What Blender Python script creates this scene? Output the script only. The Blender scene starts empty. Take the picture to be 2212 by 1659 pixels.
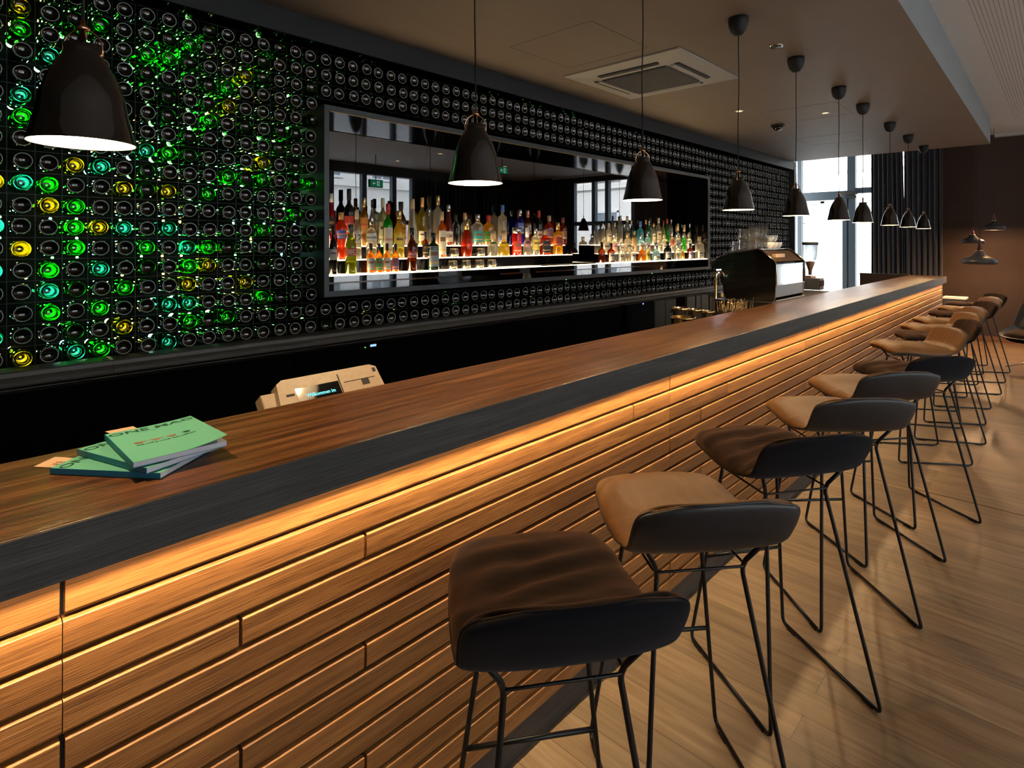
import bpy, bmesh, math, random
from math import sin, cos, pi, radians, sqrt
from mathutils import Vector, Matrix, noise

S = bpy.context.scene
COL = S.collection
# ------------------------------------------------------------------ camera, world, exposure
F, YAW, VH, H = 1257.0, radians(43.5), 524.6, 1.58        # focal length in px, heading, horizon row, eye height
CY, SY = cos(YAW), sin(YAW)
cd = bpy.data.cameras.new('camera'); cam = bpy.data.objects.new('camera', cd); COL.objects.link(cam)
cam.location = (0, 0, H); cam.rotation_euler = (pi/2, 0, YAW-pi/2)
cd.sensor_width = 36; cd.lens = F/2212*36; cd.shift_y = -(829.5-VH)/2212; cd.clip_start = .02
S.camera = cam
w = bpy.data.worlds.new('world'); S.world = w; w.use_nodes = True
bg = w.node_tree.nodes['Background']; bg.inputs[0].default_value = (.88, .94, 1, 1); bg.inputs[1].default_value = 7.5
S.view_settings.view_transform = 'Standard'; S.view_settings.look = 'None'
S.view_settings.gamma = 1; S.view_settings.exposure = 0.0; S.view_settings.use_curve_mapping = False
cy = S.cycles
cy.max_bounces = 7; cy.diffuse_bounces = 3; cy.glossy_bounces = 4; cy.transmission_bounces = 6; cy.transparent_max_bounces = 24
cy.caustics_reflective = False; cy.caustics_refractive = False
cy.sample_clamp_indirect = 3.0; cy.blur_glossy = .5; cy.use_denoising = True

def area(name, loc, rot, sx, sy, power, color, spread=pi, portal=False):
    l = bpy.data.lights.new(name, 'AREA'); l.shape = 'RECTANGLE'; l.size = sx; l.size_y = sy; l.energy = power; l.color = color
    l.spread = spread
    if portal: l.cycles.is_portal = True
    o = bpy.data.objects.new(name, l); COL.objects.link(o); o.location = loc; o.rotation_euler = rot
    return o
XF = 12.0; YB = -3.8; XB = -3.0                                 # far wall, street wall, wall behind the camera
ZC, ZU = 2.96, 3.30                                            # soffit over the bar, main ceiling
# daylight comes in through the windows of the far wall and of the street wall (portals guide the sky light)
area('window_portal', (XF+.15, 3.4, 1.6), (0, pi/2, 0), 3.1, 1.9, 1, (1, 1, 1), portal=True)
area('window_portal', (XF+.15, -1.1, 1.6), (0, pi/2, 0), 3.1, 1.9, 1, (1, 1, 1), portal=True)
area('window_portal', (3.4, YB-.15, 1.6), (pi/2, 0, 0), 9.8, 3.1, 1, (1, 1, 1), portal=True)
WARM = (1.0, .80, .50)
fill_sun = bpy.data.lights.new('fill_sun', 'SUN'); fill_sun.energy = 9; fill_sun.angle = radians(3); fill_sun.color = (1, .97, .92)
so_ = bpy.data.objects.new('fill_sun', fill_sun); COL.objects.link(so_)   # low sun added to whiten the facade across the square
so_.rotation_euler = Vector((-.85, -.02, .52)).to_track_quat('Z', 'Y').to_euler()
# LED line under the counter nose, washing down the boarding
for i in range(4):
    area('counter_led', (-.3+1.25+2.5*i, 1.1690, 1.036), (radians(7), 0, 0), 2.5, .010, 15.5, WARM, spread=radians(95))

# ------------------------------------------------------------------ projection helpers (pixel -> place)
def on_z(u, v, z):
    d = F*(H-z)/(v-VH); t = (u-1106)/F
    return Vector((d*CY+t*d*SY, d*SY-t*d*CY, z))
def x_at(u, y):
    t = (u-1106)/F; return y*(CY+t*SY)/(SY-t*CY)
def depth(x, y): return x*CY+y*SY
def z_at(v, x, y): return H-(v-VH)*depth(x, y)/F

# ------------------------------------------------------------------ mesh builder
class MB:
    def __init__(s): s.v = []; s.f = []; s.m = []; s.sm = []; s.tone = None
    def add(s, vs, fs, m=0, sm=False):
        o = len(s.v); s.v += [tuple(x) for x in vs]
        for f in fs: s.f.append([o+i for i in f]); s.m.append(m); s.sm.append(sm)
        return s
    def box(s, x0, x1, y0, y1, z0, z1, m=0, M=None):
        vs = [(x0,y0,z0),(x1,y0,z0),(x1,y1,z0),(x0,y1,z0),(x0,y0,z1),(x1,y0,z1),(x1,y1,z1),(x0,y1,z1)]
        if M is not None: vs = [M@Vector(v) for v in vs]
        return s.add(vs, [(0,3,2,1),(4,5,6,7),(0,1,5,4),(1,2,6,5),(2,3,7,6),(3,0,4,7)], m)
    def rbox(s, x0, x1, y0, y1, z0, z1, b=.004, m=0, M=None):     # box with chamfered edges
        bm = bmesh.new(); bmesh.ops.create_cube(bm, size=1)
        for v in bm.verts: v.co = Vector(((x0+x1)/2+v.co.x*(x1-x0), (y0+y1)/2+v.co.y*(y1-y0), (z0+z1)/2+v.co.z*(z1-z0)))
        bmesh.ops.bevel(bm, geom=list(bm.edges), offset=b, segments=2, profile=.5, affect='EDGES')
        bm.verts.index_update(); vs = [(M@v.co if M is not None else v.co.copy()) for v in bm.verts]
        fs = [[v.index for v in f.verts] for f in bm.faces]; bm.free()
        return s.add(vs, fs, m, False)
    def prism(s, poly, h0, h1, axis='x', m=0, sm=False, M=None):  # poly of 2D points extruded along an axis
        def P(a, b, h): return {'x': (h, a, b), 'y': (a, h, b), 'z': (a, b, h)}[axis]
        n = len(poly); vs = [P(a, b, h0) for a, b in poly]+[P(a, b, h1) for a, b in poly]
        if M is not None: vs = [M@Vector(v) for v in vs]
        o = len(s.v); s.v += [tuple(v) for v in vs]
        for i in range(n):
            j = (i+1) % n; s.f.append([o+i, o+j, o+n+j, o+n+i]); s.m.append(m); s.sm.append(sm)
        for f in ([o+n-1-i for i in range(n)], [o+n+i for i in range(n)]): s.f.append(f); s.m.append(m); s.sm.append(False)
        return s
    def lathe(s, prof, n=24, m=0, M=None, sm=True, ms=None, sq=0):
        # prof: (r, z); sq>0 squares the section
        vs = []; fs = []; mm = []
        for r, z in prof:
            for k in range(n):
                a = 2*pi*(k+.5)/n; c, q = cos(a), sin(a)
                if sq: g = (abs(c)**(2+sq*6)+abs(q)**(2+sq*6))**(-1/(2+sq*6)); rr = r*g*(1-.06*sq)
                else: rr = r
                vs.append((rr*c, rr*q, z))
        for i in range(len(prof)-1):
            for k in range(n):
                k2 = (k+1) % n; fs.append((i*n+k, i*n+k2, (i+1)*n+k2, (i+1)*n+k)); mm.append(ms[i] if ms else m)
        if M is not None: vs = [M@Vector(v) for v in vs]
        o = len(s.v); s.v += [tuple(v) for v in vs]
        for f, q in zip(fs, mm): s.f.append([o+i for i in f]); s.m.append(q); s.sm.append(sm)
        return s
    def tube(s, pts, r, n=8, m=0, cap=True, closed=False):
        pts = [Vector(p) for p in pts]; N = len(pts); rings = []
        up = Vector((0, 0, 1)); prev = None
        for i, p in enumerate(pts):
            a = pts[(i-1) % N] if (closed or i > 0) else p; b = pts[(i+1) % N] if (closed or i < N-1) else p
            t = (b-a).normalized()
            if prev is None: nrm = t.cross(up); nrm = nrm if nrm.length > .05 else t.cross(Vector((1, 0, 0)))
            else: nrm = prev-t*prev.dot(t)
            nrm.normalize(); prev = nrm; bn = t.cross(nrm)
            rr = r[i] if isinstance(r, (list, tuple)) else r
            rings.append([p+(nrm*cos(2*pi*k/n)+bn*sin(2*pi*k/n))*rr for k in range(n)])
        vs = [v for R in rings for v in R]; fs = []
        for i in range(N if closed else N-1):
            i2 = (i+1) % N
            for k in range(n): k2 = (k+1) % n; fs.append((i*n+k, i*n+k2, i2*n+k2, i2*n+k))
        if cap and not closed: fs += [tuple(range(n-1, -1, -1)), tuple((N-1)*n+k for k in range(n))]
        return s.add(vs, fs, m, True)
    def grid(s, fn, nu, nv, m=0, sm=True, flip=False):
        vs = [fn(i/nu, j/nv) for i in range(nu+1) for j in range(nv+1)]; fs = []
        for i in range(nu):
            for j in range(nv):
                a = i*(nv+1)+j; q = (a, a+nv+1, a+nv+2, a+1); fs.append(q[::-1] if flip else q)
        return s.add(vs, fs, m, sm)
    def mesh(s, name, mats):
        me = bpy.data.meshes.new(name); me.from_pydata(s.v, [], s.f)
        for mt in mats: me.materials.append(mt)
        me.polygons.foreach_set('material_index', s.m); me.polygons.foreach_set('use_smooth', s.sm)
        if s.tone is not None:
            at = me.attributes.new('tone', 'FLOAT', 'FACE'); at.data.foreach_set('value', (s.tone+[0]*len(s.f))[:len(s.f)])
        me.update(); return me
    def build(s, name, mats, parent=None, weld=False):
        if not isinstance(mats, (list, tuple)): mats = [mats]
        me = s.mesh(name, mats)
        if weld:
            bm = bmesh.new(); bm.from_mesh(me); bmesh.ops.remove_doubles(bm, verts=bm.verts, dist=1e-5)
            bmesh.ops.recalc_face_normals(bm, faces=bm.faces); bm.to_mesh(me); bm.free()
        return link(name, me, parent)
def link(name, me, parent=None):
    o = bpy.data.objects.new(name, me); COL.objects.link(o)
    if parent is not None: o.parent = parent
    return o
def tag(o, label=None, cat=None, group=None, kind=None):
    if label: o['label'] = label
    if cat: o['category'] = cat
    if group: o['group'] = group
    if kind: o['kind'] = kind
    return o
def thing(name, label, cat, loc=(0, 0, 0), rz=0, group=None):
    o = bpy.data.objects.new(name, None); COL.objects.link(o); o.location = loc; o.rotation_euler = (0, 0, rz)
    o.empty_display_size = .05
    return tag(o, label, cat, group)
def struct(name, mb, mats): return tag(mb.build(name, mats), kind='structure')
def copy_tree(o, parent=None):
    c = o.copy(); COL.objects.link(c)
    if parent is not None: c.parent = parent
    for ch in o.children: copy_tree(ch, c)
    return c
_txt = {}
def text_mesh(body, size=1.0):                                   # flat lettering as (verts, faces) in its own xy plane, centred
    if body in _txt: return _txt[body]
    cu = bpy.data.curves.new('t', 'FONT'); cu.body = body; cu.size = 1; cu.align_x = 'CENTER'; cu.align_y = 'CENTER'; cu.resolution_u = 2; cu.offset = .018
    o = bpy.data.objects.new('t', cu); COL.objects.link(o)
    dg = bpy.context.evaluated_depsgraph_get(); me = bpy.data.meshes.new_from_object(o.evaluated_get(dg))
    r = ([v.co.copy() for v in me.vertices], [list(p.vertices) for p in me.polygons])
    bpy.data.objects.remove(o); bpy.data.curves.remove(cu); bpy.data.meshes.remove(me)
    _txt[body] = r; return r
def put_text(mb, body, fn, m):                                   # fn maps text (x, y) -> 3D
    vs, fs = text_mesh(body); mb.add([fn(v.x, v.y) for v in vs], fs, m)

# ------------------------------------------------------------------ materials
def new_mat(name):
    m = bpy.data.materials.new(name); m.use_nodes = True; nt = m.node_tree
    return m, nt, nt.nodes['Principled BSDF'], nt.nodes['Material Output']
def setp(b, **k):
    for n, v in k.items(): b.inputs[n.replace('_', ' ')].default_value = v
def flat(name, col, rough=.5, metal=0, spec=.5, coat=0, trans=0, sheen=0, ior=1.45, alpha=1):
    m, nt, b, o = new_mat(name); b.inputs['Base Color'].default_value = (*col, 1)
    b.inputs['Roughness'].default_value = rough; b.inputs['Metallic'].default_value = metal
    b.inputs['Specular IOR Level'].default_value = spec; b.inputs['Coat Weight'].default_value = coat
    b.inputs['Transmission Weight'].default_value = trans; b.inputs['Sheen Weight'].default_value = sheen; b.inputs['IOR'].default_value = ior
    return m
def emit(name, col, st):
    m, nt, b, o = new_mat(name); b.inputs['Base Color'].default_value = (*[min(1, c*.5) for c in col], 1)
    b.inputs['Emission Color'].default_value = (*col, 1); b.inputs['Emission Strength'].default_value = st; return m
def N(nt, t, **k):
    n = nt.nodes.new(t)
    for a, v in k.items(): setattr(n, a, v)
    return n
def ramp(nt, stops):
    r = N(nt, 'ShaderNodeValToRGB'); e = r.color_ramp.elements
    while len(e) < len(stops): e.new(.5)
    for i, (p, c) in enumerate(stops): e[i].position = p; e[i].color = (*c, 1)
    return r
def coords(nt, scale, obj=True):
    tc = N(nt, 'ShaderNodeTexCoord'); mp = N(nt, 'ShaderNodeMapping'); mp.inputs['Scale'].default_value = scale
    nt.links.new(tc.outputs['Object' if obj else 'Generated'], mp.inputs[0]); return mp
def bump(nt, b, src, strength, dist=.002):
    bp = N(nt, 'ShaderNodeBump'); bp.inputs['Strength'].default_value = strength; bp.inputs['Distance'].default_value = dist
    nt.links.new(src, bp.inputs['Height']); nt.links.new(bp.outputs[0], b.inputs['Normal'])
def noisy(name, c0, c1, scale, rough=.6, bumpk=.2, metal=0, stretch=(1, 1, 1), dist=.002, **k):
    m, nt, b, o = new_mat(name); mp = coords(nt, stretch); nz = N(nt, 'ShaderNodeTexNoise')
    nz.inputs['Scale'].default_value = scale; nz.inputs['Detail'].default_value = 5; nt.links.new(mp.outputs[0], nz.inputs[0])
    r = ramp(nt, [(.3, c0), (.7, c1)]); nt.links.new(nz.outputs[0], r.inputs[0]); nt.links.new(r.outputs[0], b.inputs['Base Color'])
    setp(b, Roughness=rough, Metallic=metal, **k)
    if bumpk: bump(nt, b, nz.outputs[0], bumpk, dist)
    return m
def wood(name, dark, mid, light, along='x', rough=.45, tone=False, bumpk=.35, coat=0, grain=1.0, spec=.5):
    m, nt, b, o = new_mat(name)
    k = {'x': (1.5, 34, 34), 'y': (34, 1.5, 34)}[along]; mp = coords(nt, tuple(q*grain for q in k))
    vec = mp.outputs[0]
    if tone:
        at = N(nt, 'ShaderNodeAttribute', attribute_name='tone'); ad = N(nt, 'ShaderNodeVectorMath', operation='MULTIPLY_ADD')
        ad.inputs[1].default_value = (37, 91, 53); nt.links.new(at.outputs['Fac'], ad.inputs[0]); nt.links.new(vec, ad.inputs[2]); vec = ad.outputs[0]
    nz = N(nt, 'ShaderNodeTexNoise'); nz.inputs['Scale'].default_value = 1.6; nz.inputs['Detail'].default_value = 6; nz.inputs['Roughness'].default_value = .62
    nz.inputs['Distortion'].default_value = .35; nt.links.new(vec, nz.inputs[0])
    fine = N(nt, 'ShaderNodeTexNoise'); fine.inputs['Scale'].default_value = 7; fine.inputs['Detail'].default_value = 3
    ms = N(nt, 'ShaderNodeVectorMath', operation='MULTIPLY'); ms.inputs[1].default_value = (1, 1.6, 1.6) if along == 'x' else (1.6, 1, 1.6)
    nt.links.new(vec, ms.inputs[0]); nt.links.new(ms.outputs[0], fine.inputs[0])
    r = ramp(nt, [(.28, dark), (.5, mid), (.72, light)]); nt.links.new(nz.outputs[0], r.inputs[0])
    r2 = ramp(nt, [(.32, (.45, .42, .40)), (.52, (1, 1, 1))]); nt.links.new(fine.outputs[0], r2.inputs[0])
    mx = N(nt, 'ShaderNodeMix', data_type='RGBA', blend_type='MULTIPLY'); mx.inputs[0].default_value = .8
    nt.links.new(r.outputs[0], mx.inputs[6]); nt.links.new(r2.outputs[0], mx.inputs[7]); out = mx.outputs[2]
    if tone:
        hs = N(nt, 'ShaderNodeHueSaturation'); mr = N(nt, 'ShaderNodeMapRange'); mr.inputs[3].default_value = .78; mr.inputs[4].default_value = 1.2
        nt.links.new(at.outputs['Fac'], mr.inputs[0]); nt.links.new(mr.outputs[0], hs.inputs['Value']); nt.links.new(out, hs.inputs['Color']); out = hs.outputs[0]
    nt.links.new(out, b.inputs['Base Color']); setp(b, Roughness=rough); b.inputs['Coat Weight'].default_value = coat; b.inputs['Coat Roughness'].default_value = .25
    b.inputs['Specular IOR Level'].default_value = spec
    bump(nt, b, fine.outputs[0], bumpk, .0015); return m

M = {}
M['cladding'] = wood('oiled_oak', (.190, .071, .017), (.31, .119, .029), (.42, .176, .050), 'x', .42, tone=True)
M['worktop'] = wood('smoked_oak', (.038, .014, .005), (.125, .048, .016), (.29, .125, .045), 'x', .30, bumpk=.8, spec=.4)
M['nose'] = wood('charcoal_oak', (.010, .009, .008), (.026, .023, .020), (.055, .050, .044), 'x', .55, bumpk=.6)
M['black'] = flat('black_lacquer', (.006, .006, .007), .14, coat=.3)
M['blackglass'] = flat('black_glass', (.002, .002, .003), .06)
M['matblack'] = flat('matt_black', (.012, .012, .013), .6)
M['darkgrey'] = noisy('dark_grey_paint', (.035, .037, .04), (.045, .047, .05), 8, .45, .05)
M['frame'] = noisy('graphite_frame', (.05, .055, .06), (.065, .07, .075), 10, .4, .05)
M['soffit'] = noisy('taupe_soffit', (.215, .165, .122), (.23, .178, .134), 2.5, .6, .05, stretch=(1, 3, 1))
M['soffitside'] = noisy('grey_soffit_edge', (.24, .25, .26), (.26, .27, .28), 3, .7, .03)
M['plaster'] = noisy('white_plaster', (.50, .49, .47), (.54, .53, .51), 3, .8, .05)
M['bulk'] = flat('bulkhead_black', (.02, .021, .023), .5)
M['brownwall'] = noisy('brown_wall', (.040, .0215, .0125), (.048, .026, .0155), 4, .75, .1)
M['steel'] = flat('brushed_steel', (.62, .60, .56), .22, 1)
M['chrome'] = flat('chrome', (.8, .8, .8), .06, 1)
M['brass'] = flat('brass', (.85, .58, .25), .16, 1)
M['copper'] = flat('copper', (.90, .48, .28), .16, 1)
M['rod'] = flat('black_steel_rod', (.012, .012, .013), .32, .3)
M['shade'] = flat('black_gloss_enamel', (.014, .012, .010), .08, coat=1)
M['white'] = flat('white_paint', (.85, .82, .76), .5)
M['porcelain'] = flat('porcelain', (.82, .80, .76), .15)
M['bulb'] = emit('bulb', (1, .72, .42), 60)
M['mirror'] = flat('tinted_mirror', (.17, .17, .18), 0.0, 1)

# brown velvet / tan leather upholstery
def velvet():
    m, nt, b, o = new_mat('brown_velvet'); lw = N(nt, 'ShaderNodeLayerWeight'); lw.inputs[0].default_value = .35
    r = ramp(nt, [(0, (.006, .004, .003)), (1, (.030, .014, .009))]); nt.links.new(lw.outputs['Facing'], r.inputs[0])
    nt.links.new(r.outputs[0], b.inputs['Base Color']); setp(b, Roughness=.85); b.inputs['Sheen Weight'].default_value = .20
    b.inputs['Sheen Tint'].default_value = (.75, .40, .22, 1); b.inputs['Specular IOR Level'].default_value = .1
    mp = coords(nt, (1, 1, 1)); nz = N(nt, 'ShaderNodeTexNoise'); nz.inputs['Scale'].default_value = 30; nz.inputs['Detail'].default_value = 3
    nt.links.new(mp.outputs[0], nz.inputs[0]); bump(nt, b, nz.outputs[0], .25, .003); return m
M['velvet'] = velvet()
M['velvetback'] = flat('black_velvet', (.006, .006, .009), .85, sheen=.06, spec=.1)
M['leather'] = noisy('tan_leather', (.145, .067, .021), (.19, .092, .030), 11, .5, .55, dist=.006, stretch=(1, 2.2, 1))
M['leather'].node_tree.nodes['Principled BSDF'].inputs['Specular IOR Level'].default_value = .28
M['leatherback'] = noisy('black_leather', (.012, .012, .014), (.017, .017, .02), 260, .42, .15, dist=.0006)

# ------------------------------------------------------------------ floor (planks across the room, joints every other plank)
def floor_mat():
    m, nt, b, o = new_mat('oak_planks'); tc = N(nt, 'ShaderNodeTexCoord'); mp = N(nt, 'ShaderNodeMapping', vector_type='POINT')
    mp.inputs['Rotation'].default_value = (0, 0, -pi/2); mp.inputs['Location'].default_value = (.633+1.8*4, 1.82+.1305*60, 0)
    sep = N(nt, 'ShaderNodeSeparateXYZ'); nt.links.new(tc.outputs['Object'], sep.inputs[0])
    ax = N(nt, 'ShaderNodeMath', operation='ADD'); ax.inputs[1].default_value = 1.8*4-.633
    nt.links.new(sep.outputs['Y'], ax.inputs[0])
    ay = N(nt, 'ShaderNodeMath', operation='ADD'); ay.inputs[1].default_value = .1305*80-1.82
    nt.links.new(sep.outputs['X'], ay.inputs[0])
    cb = N(nt, 'ShaderNodeCombineXYZ'); nt.links.new(ax.outputs[0], cb.inputs[0]); nt.links.new(ay.outputs[0], cb.inputs[1])
    br = N(nt, 'ShaderNodeTexBrick'); br.offset = .5; br.offset_frequency = 2; br.squash = 1
    br.inputs['Scale'].default_value = 1; br.inputs['Brick Width'].default_value = 1.8; br.inputs['Row Height'].default_value = .1305
    br.inputs['Mortar Size'].default_value = .0009; br.inputs['Mortar Smooth'].default_value = .1
    br.inputs['Color1'].default_value = (0, 0, 0, 1); br.inputs['Color2'].default_value = (1, 1, 1, 1); br.inputs['Mortar'].default_value = (.5, .5, .5, 1)
    nt.links.new(cb.outputs[0], br.inputs['Vector'])
    sc = N(nt, 'ShaderNodeVectorMath', operation='MULTIPLY_ADD'); sc.inputs[0].default_value = (0, 0, 0)
    off = N(nt, 'ShaderNodeVectorMath', operation='SCALE'); off.inputs['Scale'].default_value = 13; nt.links.new(br.outputs['Color'], off.inputs[0])
    st = N(nt, 'ShaderNodeVectorMath', operation='MULTIPLY'); st.inputs[1].default_value = (2.2, 26, 1); nt.links.new(cb.outputs[0], st.inputs[0])
    ad = N(nt, 'ShaderNodeVectorMath', operation='ADD'); nt.links.new(st.outputs[0], ad.inputs[0]); nt.links.new(off.outputs[0], ad.inputs[1])
    nz = N(nt, 'ShaderNodeTexNoise'); nz.inputs['Scale'].default_value = 1.3; nz.inputs['Detail'].default_value = 7; nz.inputs['Distortion'].default_value = .6
    nt.links.new(ad.outputs[0], nz.inputs[0])
    r = ramp(nt, [(.25, (.195, .112, .054)), (.5, (.29, .178, .094)), (.75, (.38, .245, .135))]); nt.links.new(nz.outputs[0], r.inputs[0])
    hs = N(nt, 'ShaderNodeHueSaturation'); mr = N(nt, 'ShaderNodeMapRange'); mr.inputs[3].default_value = .84; mr.inputs[4].default_value = 1.14
    nt.links.new(br.outputs['Color'], mr.inputs[0]); nt.links.new(mr.outputs[0], hs.inputs['Value']); nt.links.new(r.outputs[0], hs.inputs['Color'])
    mx = N(nt, 'ShaderNodeMix', data_type='RGBA'); mx.inputs[7].default_value = (.06, .03, .015, 1)
    nt.links.new(br.outputs['Fac'], mx.inputs[0]); nt.links.new(hs.outputs[0], mx.inputs[6]); nt.links.new(mx.outputs[2], b.inputs['Base Color'])
    rr = N(nt, 'ShaderNodeMapRange'); rr.inputs[3].default_value = .30; rr.inputs[4].default_value = .48
    nt.links.new(nz.outputs[0], rr.inputs[0]); nt.links.new(rr.outputs[0], b.inputs['Roughness'])
    bump(nt, b, nz.outputs[0], .12, .002); return m
M['floor'] = floor_mat()
struct('floor', MB().box(XB, XF+.2, YB-.2, 5.2, -.12, 0), M['floor'])
struct('trim_1', MB().box(4.482, 4.488, YB, 1.21, 0, .0012), M['brass'])

# ------------------------------------------------------------------ shell
def ceil_mat():                                                   # white ceiling with a field of perforation lines
    m, nt, b, o = new_mat('perforated_ceiling'); tc = N(nt, 'ShaderNodeTexCoord'); sep = N(nt, 'ShaderNodeSeparateXYZ'); nt.links.new(tc.outputs['Object'], sep.inputs[0])
    def mth(op, a, v=None, c=None):
        n = N(nt, 'ShaderNodeMath', operation=op)
        if isinstance(a, (int, float)): n.inputs[0].default_value = a
        else: nt.links.new(a, n.inputs[0])
        if v is not None:
            if isinstance(v, (int, float)): n.inputs[1].default_value = v
            else: nt.links.new(v, n.inputs[1])
        return n.outputs[0]
    y = sep.outputs['Y']; x = sep.outputs['X']
    f = mth('FRACT', mth('MULTIPLY', y, 1/.026)); ln = mth('LESS_THAN', f, .20)
    g = mth('FRACT', mth('MULTIPLY', x, 1/.026)); dt = mth('LESS_THAN', g, .55)
    a = mth('MULTIPLY', ln, dt); a = mth('MULTIPLY', a, mth('LESS_THAN', y, .50)); a = mth('MULTIPLY', a, mth('GREATER_THAN', y, -.9))
    a = mth('MULTIPLY', a, mth('LESS_THAN', x, 10.9)); 
    mx = N(nt, 'ShaderNodeMix', data_type='RGBA'); mx.inputs[6].default_value = (.68, .66, .63, 1); mx.inputs[7].default_value = (.12, .12, .12, 1)
    nt.links.new(a, mx.inputs[0]); nt.links.new(mx.outputs[2], b.inputs['Base Color']); setp(b, Roughness=.8); return m
struct('ceiling', MB().box(XB, XF+.2, YB-.2, .80, ZU, ZU+.1), ceil_mat())
struct('trim_2', MB().box(11.9, XF-.0005, -2.6, .80, 3.25, ZU-.001), M['plaster'])
so = MB(); XS = 10.47
so.add([(XB, .62, ZC), (XS, .748, ZC), (XS, 4.0, ZC), (XB, 4.0, ZC), (XB, .62, 3.42), (XS, .748, 3.42), (XS, 4.0, 3.42), (XB, 4.0, 3.42)],
       [(0, 3, 2, 1), (4, 5, 6, 7)], 0).add([(XB, .62, ZC), (XS, .748, ZC), (XS, 4.0, ZC), (XB, 4.0, ZC), (XB, .62, 3.42), (XS, .748, 3.42), (XS, 4.0, 3.42), (XB, 4.0, 3.42)],
       [(0, 1, 5, 4), (1, 2, 6, 5), (2, 3, 7, 6), (3, 0, 4, 7)], 1)
struct('ceiling_soffit', so, [M['soffit'], M['soffitside']])
struct('ceiling_beyond', MB().box(XS, XF+.2, .80, 5.2, ZU, ZU+.1), M['plaster'])
# bottle wall: black backing, bulkhead over it, end return
YW, P, Z0, XW0 = 3.40, .099, 1.060, .282
XWE = 10.50
struct('wall_left', MB().box(XB, XWE, 3.80, 3.95, 0, ZC), flat('backing_black', (.002, .002, .002), .9, spec=0))
struct('trim_3', MB().box(XB, XWE, 3.335, 3.80, 2.822, ZC-.001), M['bulk'])
struct('trim_5', MB().box(XB, XWE, 3.345, 3.79, 2.8205, 2.8215), M['blackglass'])
struct('trim_4', MB().box(XWE, XWE+.05, 3.33, 3.95, 0, ZC-.001), M['frame'])
struct('wall_back', MB().box(XB-.1, XB, YB-.2, 5.2, 0, 3.42), M['darkgrey'])
struct('wall_rear_left', MB().box(XWE, XF+.2, 5.1, 5.2, 0, 3.42), M['darkgrey'])

# far wall with two window openings
fw = MB()
for y0, y1, z0, z1 in ((-.15, 1.9, 0, 3.42), (YB-.2, -2.05, 0, 3.42), (1.9, 5.2, 3.28, 3.42), (-2.05, -.15, 3.12, 3.42), (4.45, 5.2, 0, 3.28)):
    fw.box(XF, XF+.2, y0, y1, z0, z1)
struct('wall_far', fw, M['brownwall'])
struct('baseboard_far', MB().box(XF-.018, XF, -.15, 1.9, 0, .09), wood('walnut_base', (.12, .05, .02), (.2, .09, .035), (.28, .13, .05), 'y'))
# street wall
sw = MB(); sw.box(XB, XF+.2, YB-.2, YB, 3.08, 3.42); sw.box(XB, -1.6, YB-.2, YB, 0, 3.08); sw.box(8.35, XF+.2, YB-.2, YB, 0, 3.08)
struct('wall_right', sw, M['darkgrey'])

# glass + frames
def glass():
    m, nt, b, o = new_mat('window_glass'); g = N(nt, 'ShaderNodeBsdfGlossy'); g.inputs['Roughness'].default_value = 0.0
    t = N(nt, 'ShaderNodeBsdfTransparent'); t.inputs[0].default_value = (.96, .98, .98, 1); mx = N(nt, 'ShaderNodeMixShader'); mx.inputs[0].default_value = .05
    nt.links.new(t.outputs[0], mx.inputs[1]); nt.links.new(g.outputs[0], mx.inputs[2]); nt.links.new(mx.outputs[0], o.inputs[0]); return m
M['glass'] = glass()
M['alu'] = flat('window_frame_grey', (.09, .12, .145), .4, .2)
def window(name, mb, panes):
    w_ = struct(name, mb, M['alu']); pb = MB()
    for p in panes: pb.box(*p)
    pb.build('pane', M['glass'], w_); return w_
# far window as seen beyond the bar: posts at pixel columns, placed on the wall plane
def y_far(u):
    t = (u-1106)/F; return XF*(SY-t*CY)/(CY+t*SY)
wb = MB(); ya, yb2, yc, yd = y_far(1726), y_far(1838), y_far(1889), y_far(1704)
for y, h_ in ((ya, .035), (yb2, .065), (2.36, .05), (4.42, .05), (3.92, .02)): wb.box(XF+.02, XF+.14, y-h_, y+h_, 0, 3.28)
zt = z_at(421, XF, 3.3)
wb.box(XF+.03, XF+.13, yb2, 4.42, zt-.10, zt+.06); wb.box(XF+.03, XF+.13, 2.36, yb2, zt+.0, zt+.10)
wb.box(XF+.03, XF+.13, 2.36, 4.42, 0, .12); wb.box(XF+.03, XF+.13, 2.36, 4.42, 3.23, 3.28)
wb.box(XF+.0, XF+.12, yb2+.065, yb2+.14, 0, zt)
window('window_1', wb, [(XF+.075, XF+.081, 1.9, 4.42, .1, 3.25)])
wb = MB()
for y in (-2.0, -1.35, -.95, -.2): wb.box(XF+.02, XF+.14, y-.05, y+.05, 0, 3.12)
wb.box(XF+.03, XF+.13, -2, -.2, 2.02, 2.12); wb.box(XF+.03, XF+.13, -2, -.2, 0, .1)
window('window_2', wb, [(XF+.075, XF+.081, -2, -.2, .1, 3.1)])
wb = MB()
xs = [-1.55, -.6, .35, 1.3, 2.25, 3.2, 4.15, 5.1, 6.2, 6.99, 7.77, 8.32]
for x in xs: wb.box(x-.055, x+.055, YB-.14, YB-.02, 0, 3.08)
wb.box(-1.55, 8.32, YB-.13, YB-.03, 2.00, 2.10); wb.box(-1.55, 8.32, YB-.13, YB-.03, 0, .12)
window('window_3', wb, [(-1.5, 8.3, YB-.08, YB-.074, .1, 3.06)])
# handle strip and closer on the glazed door
t_ = MB().box(XF-.03, XF, 2.72, 3.05, zt-.02, zt+.03).box(XF-.03, XF, 2.74, 2.92, zt-.09, zt-.04)
tag(t_.build('door_closer', M['steel']), 'silver door closer bar fixed on the transom of the far glazed door', 'door closer')

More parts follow.
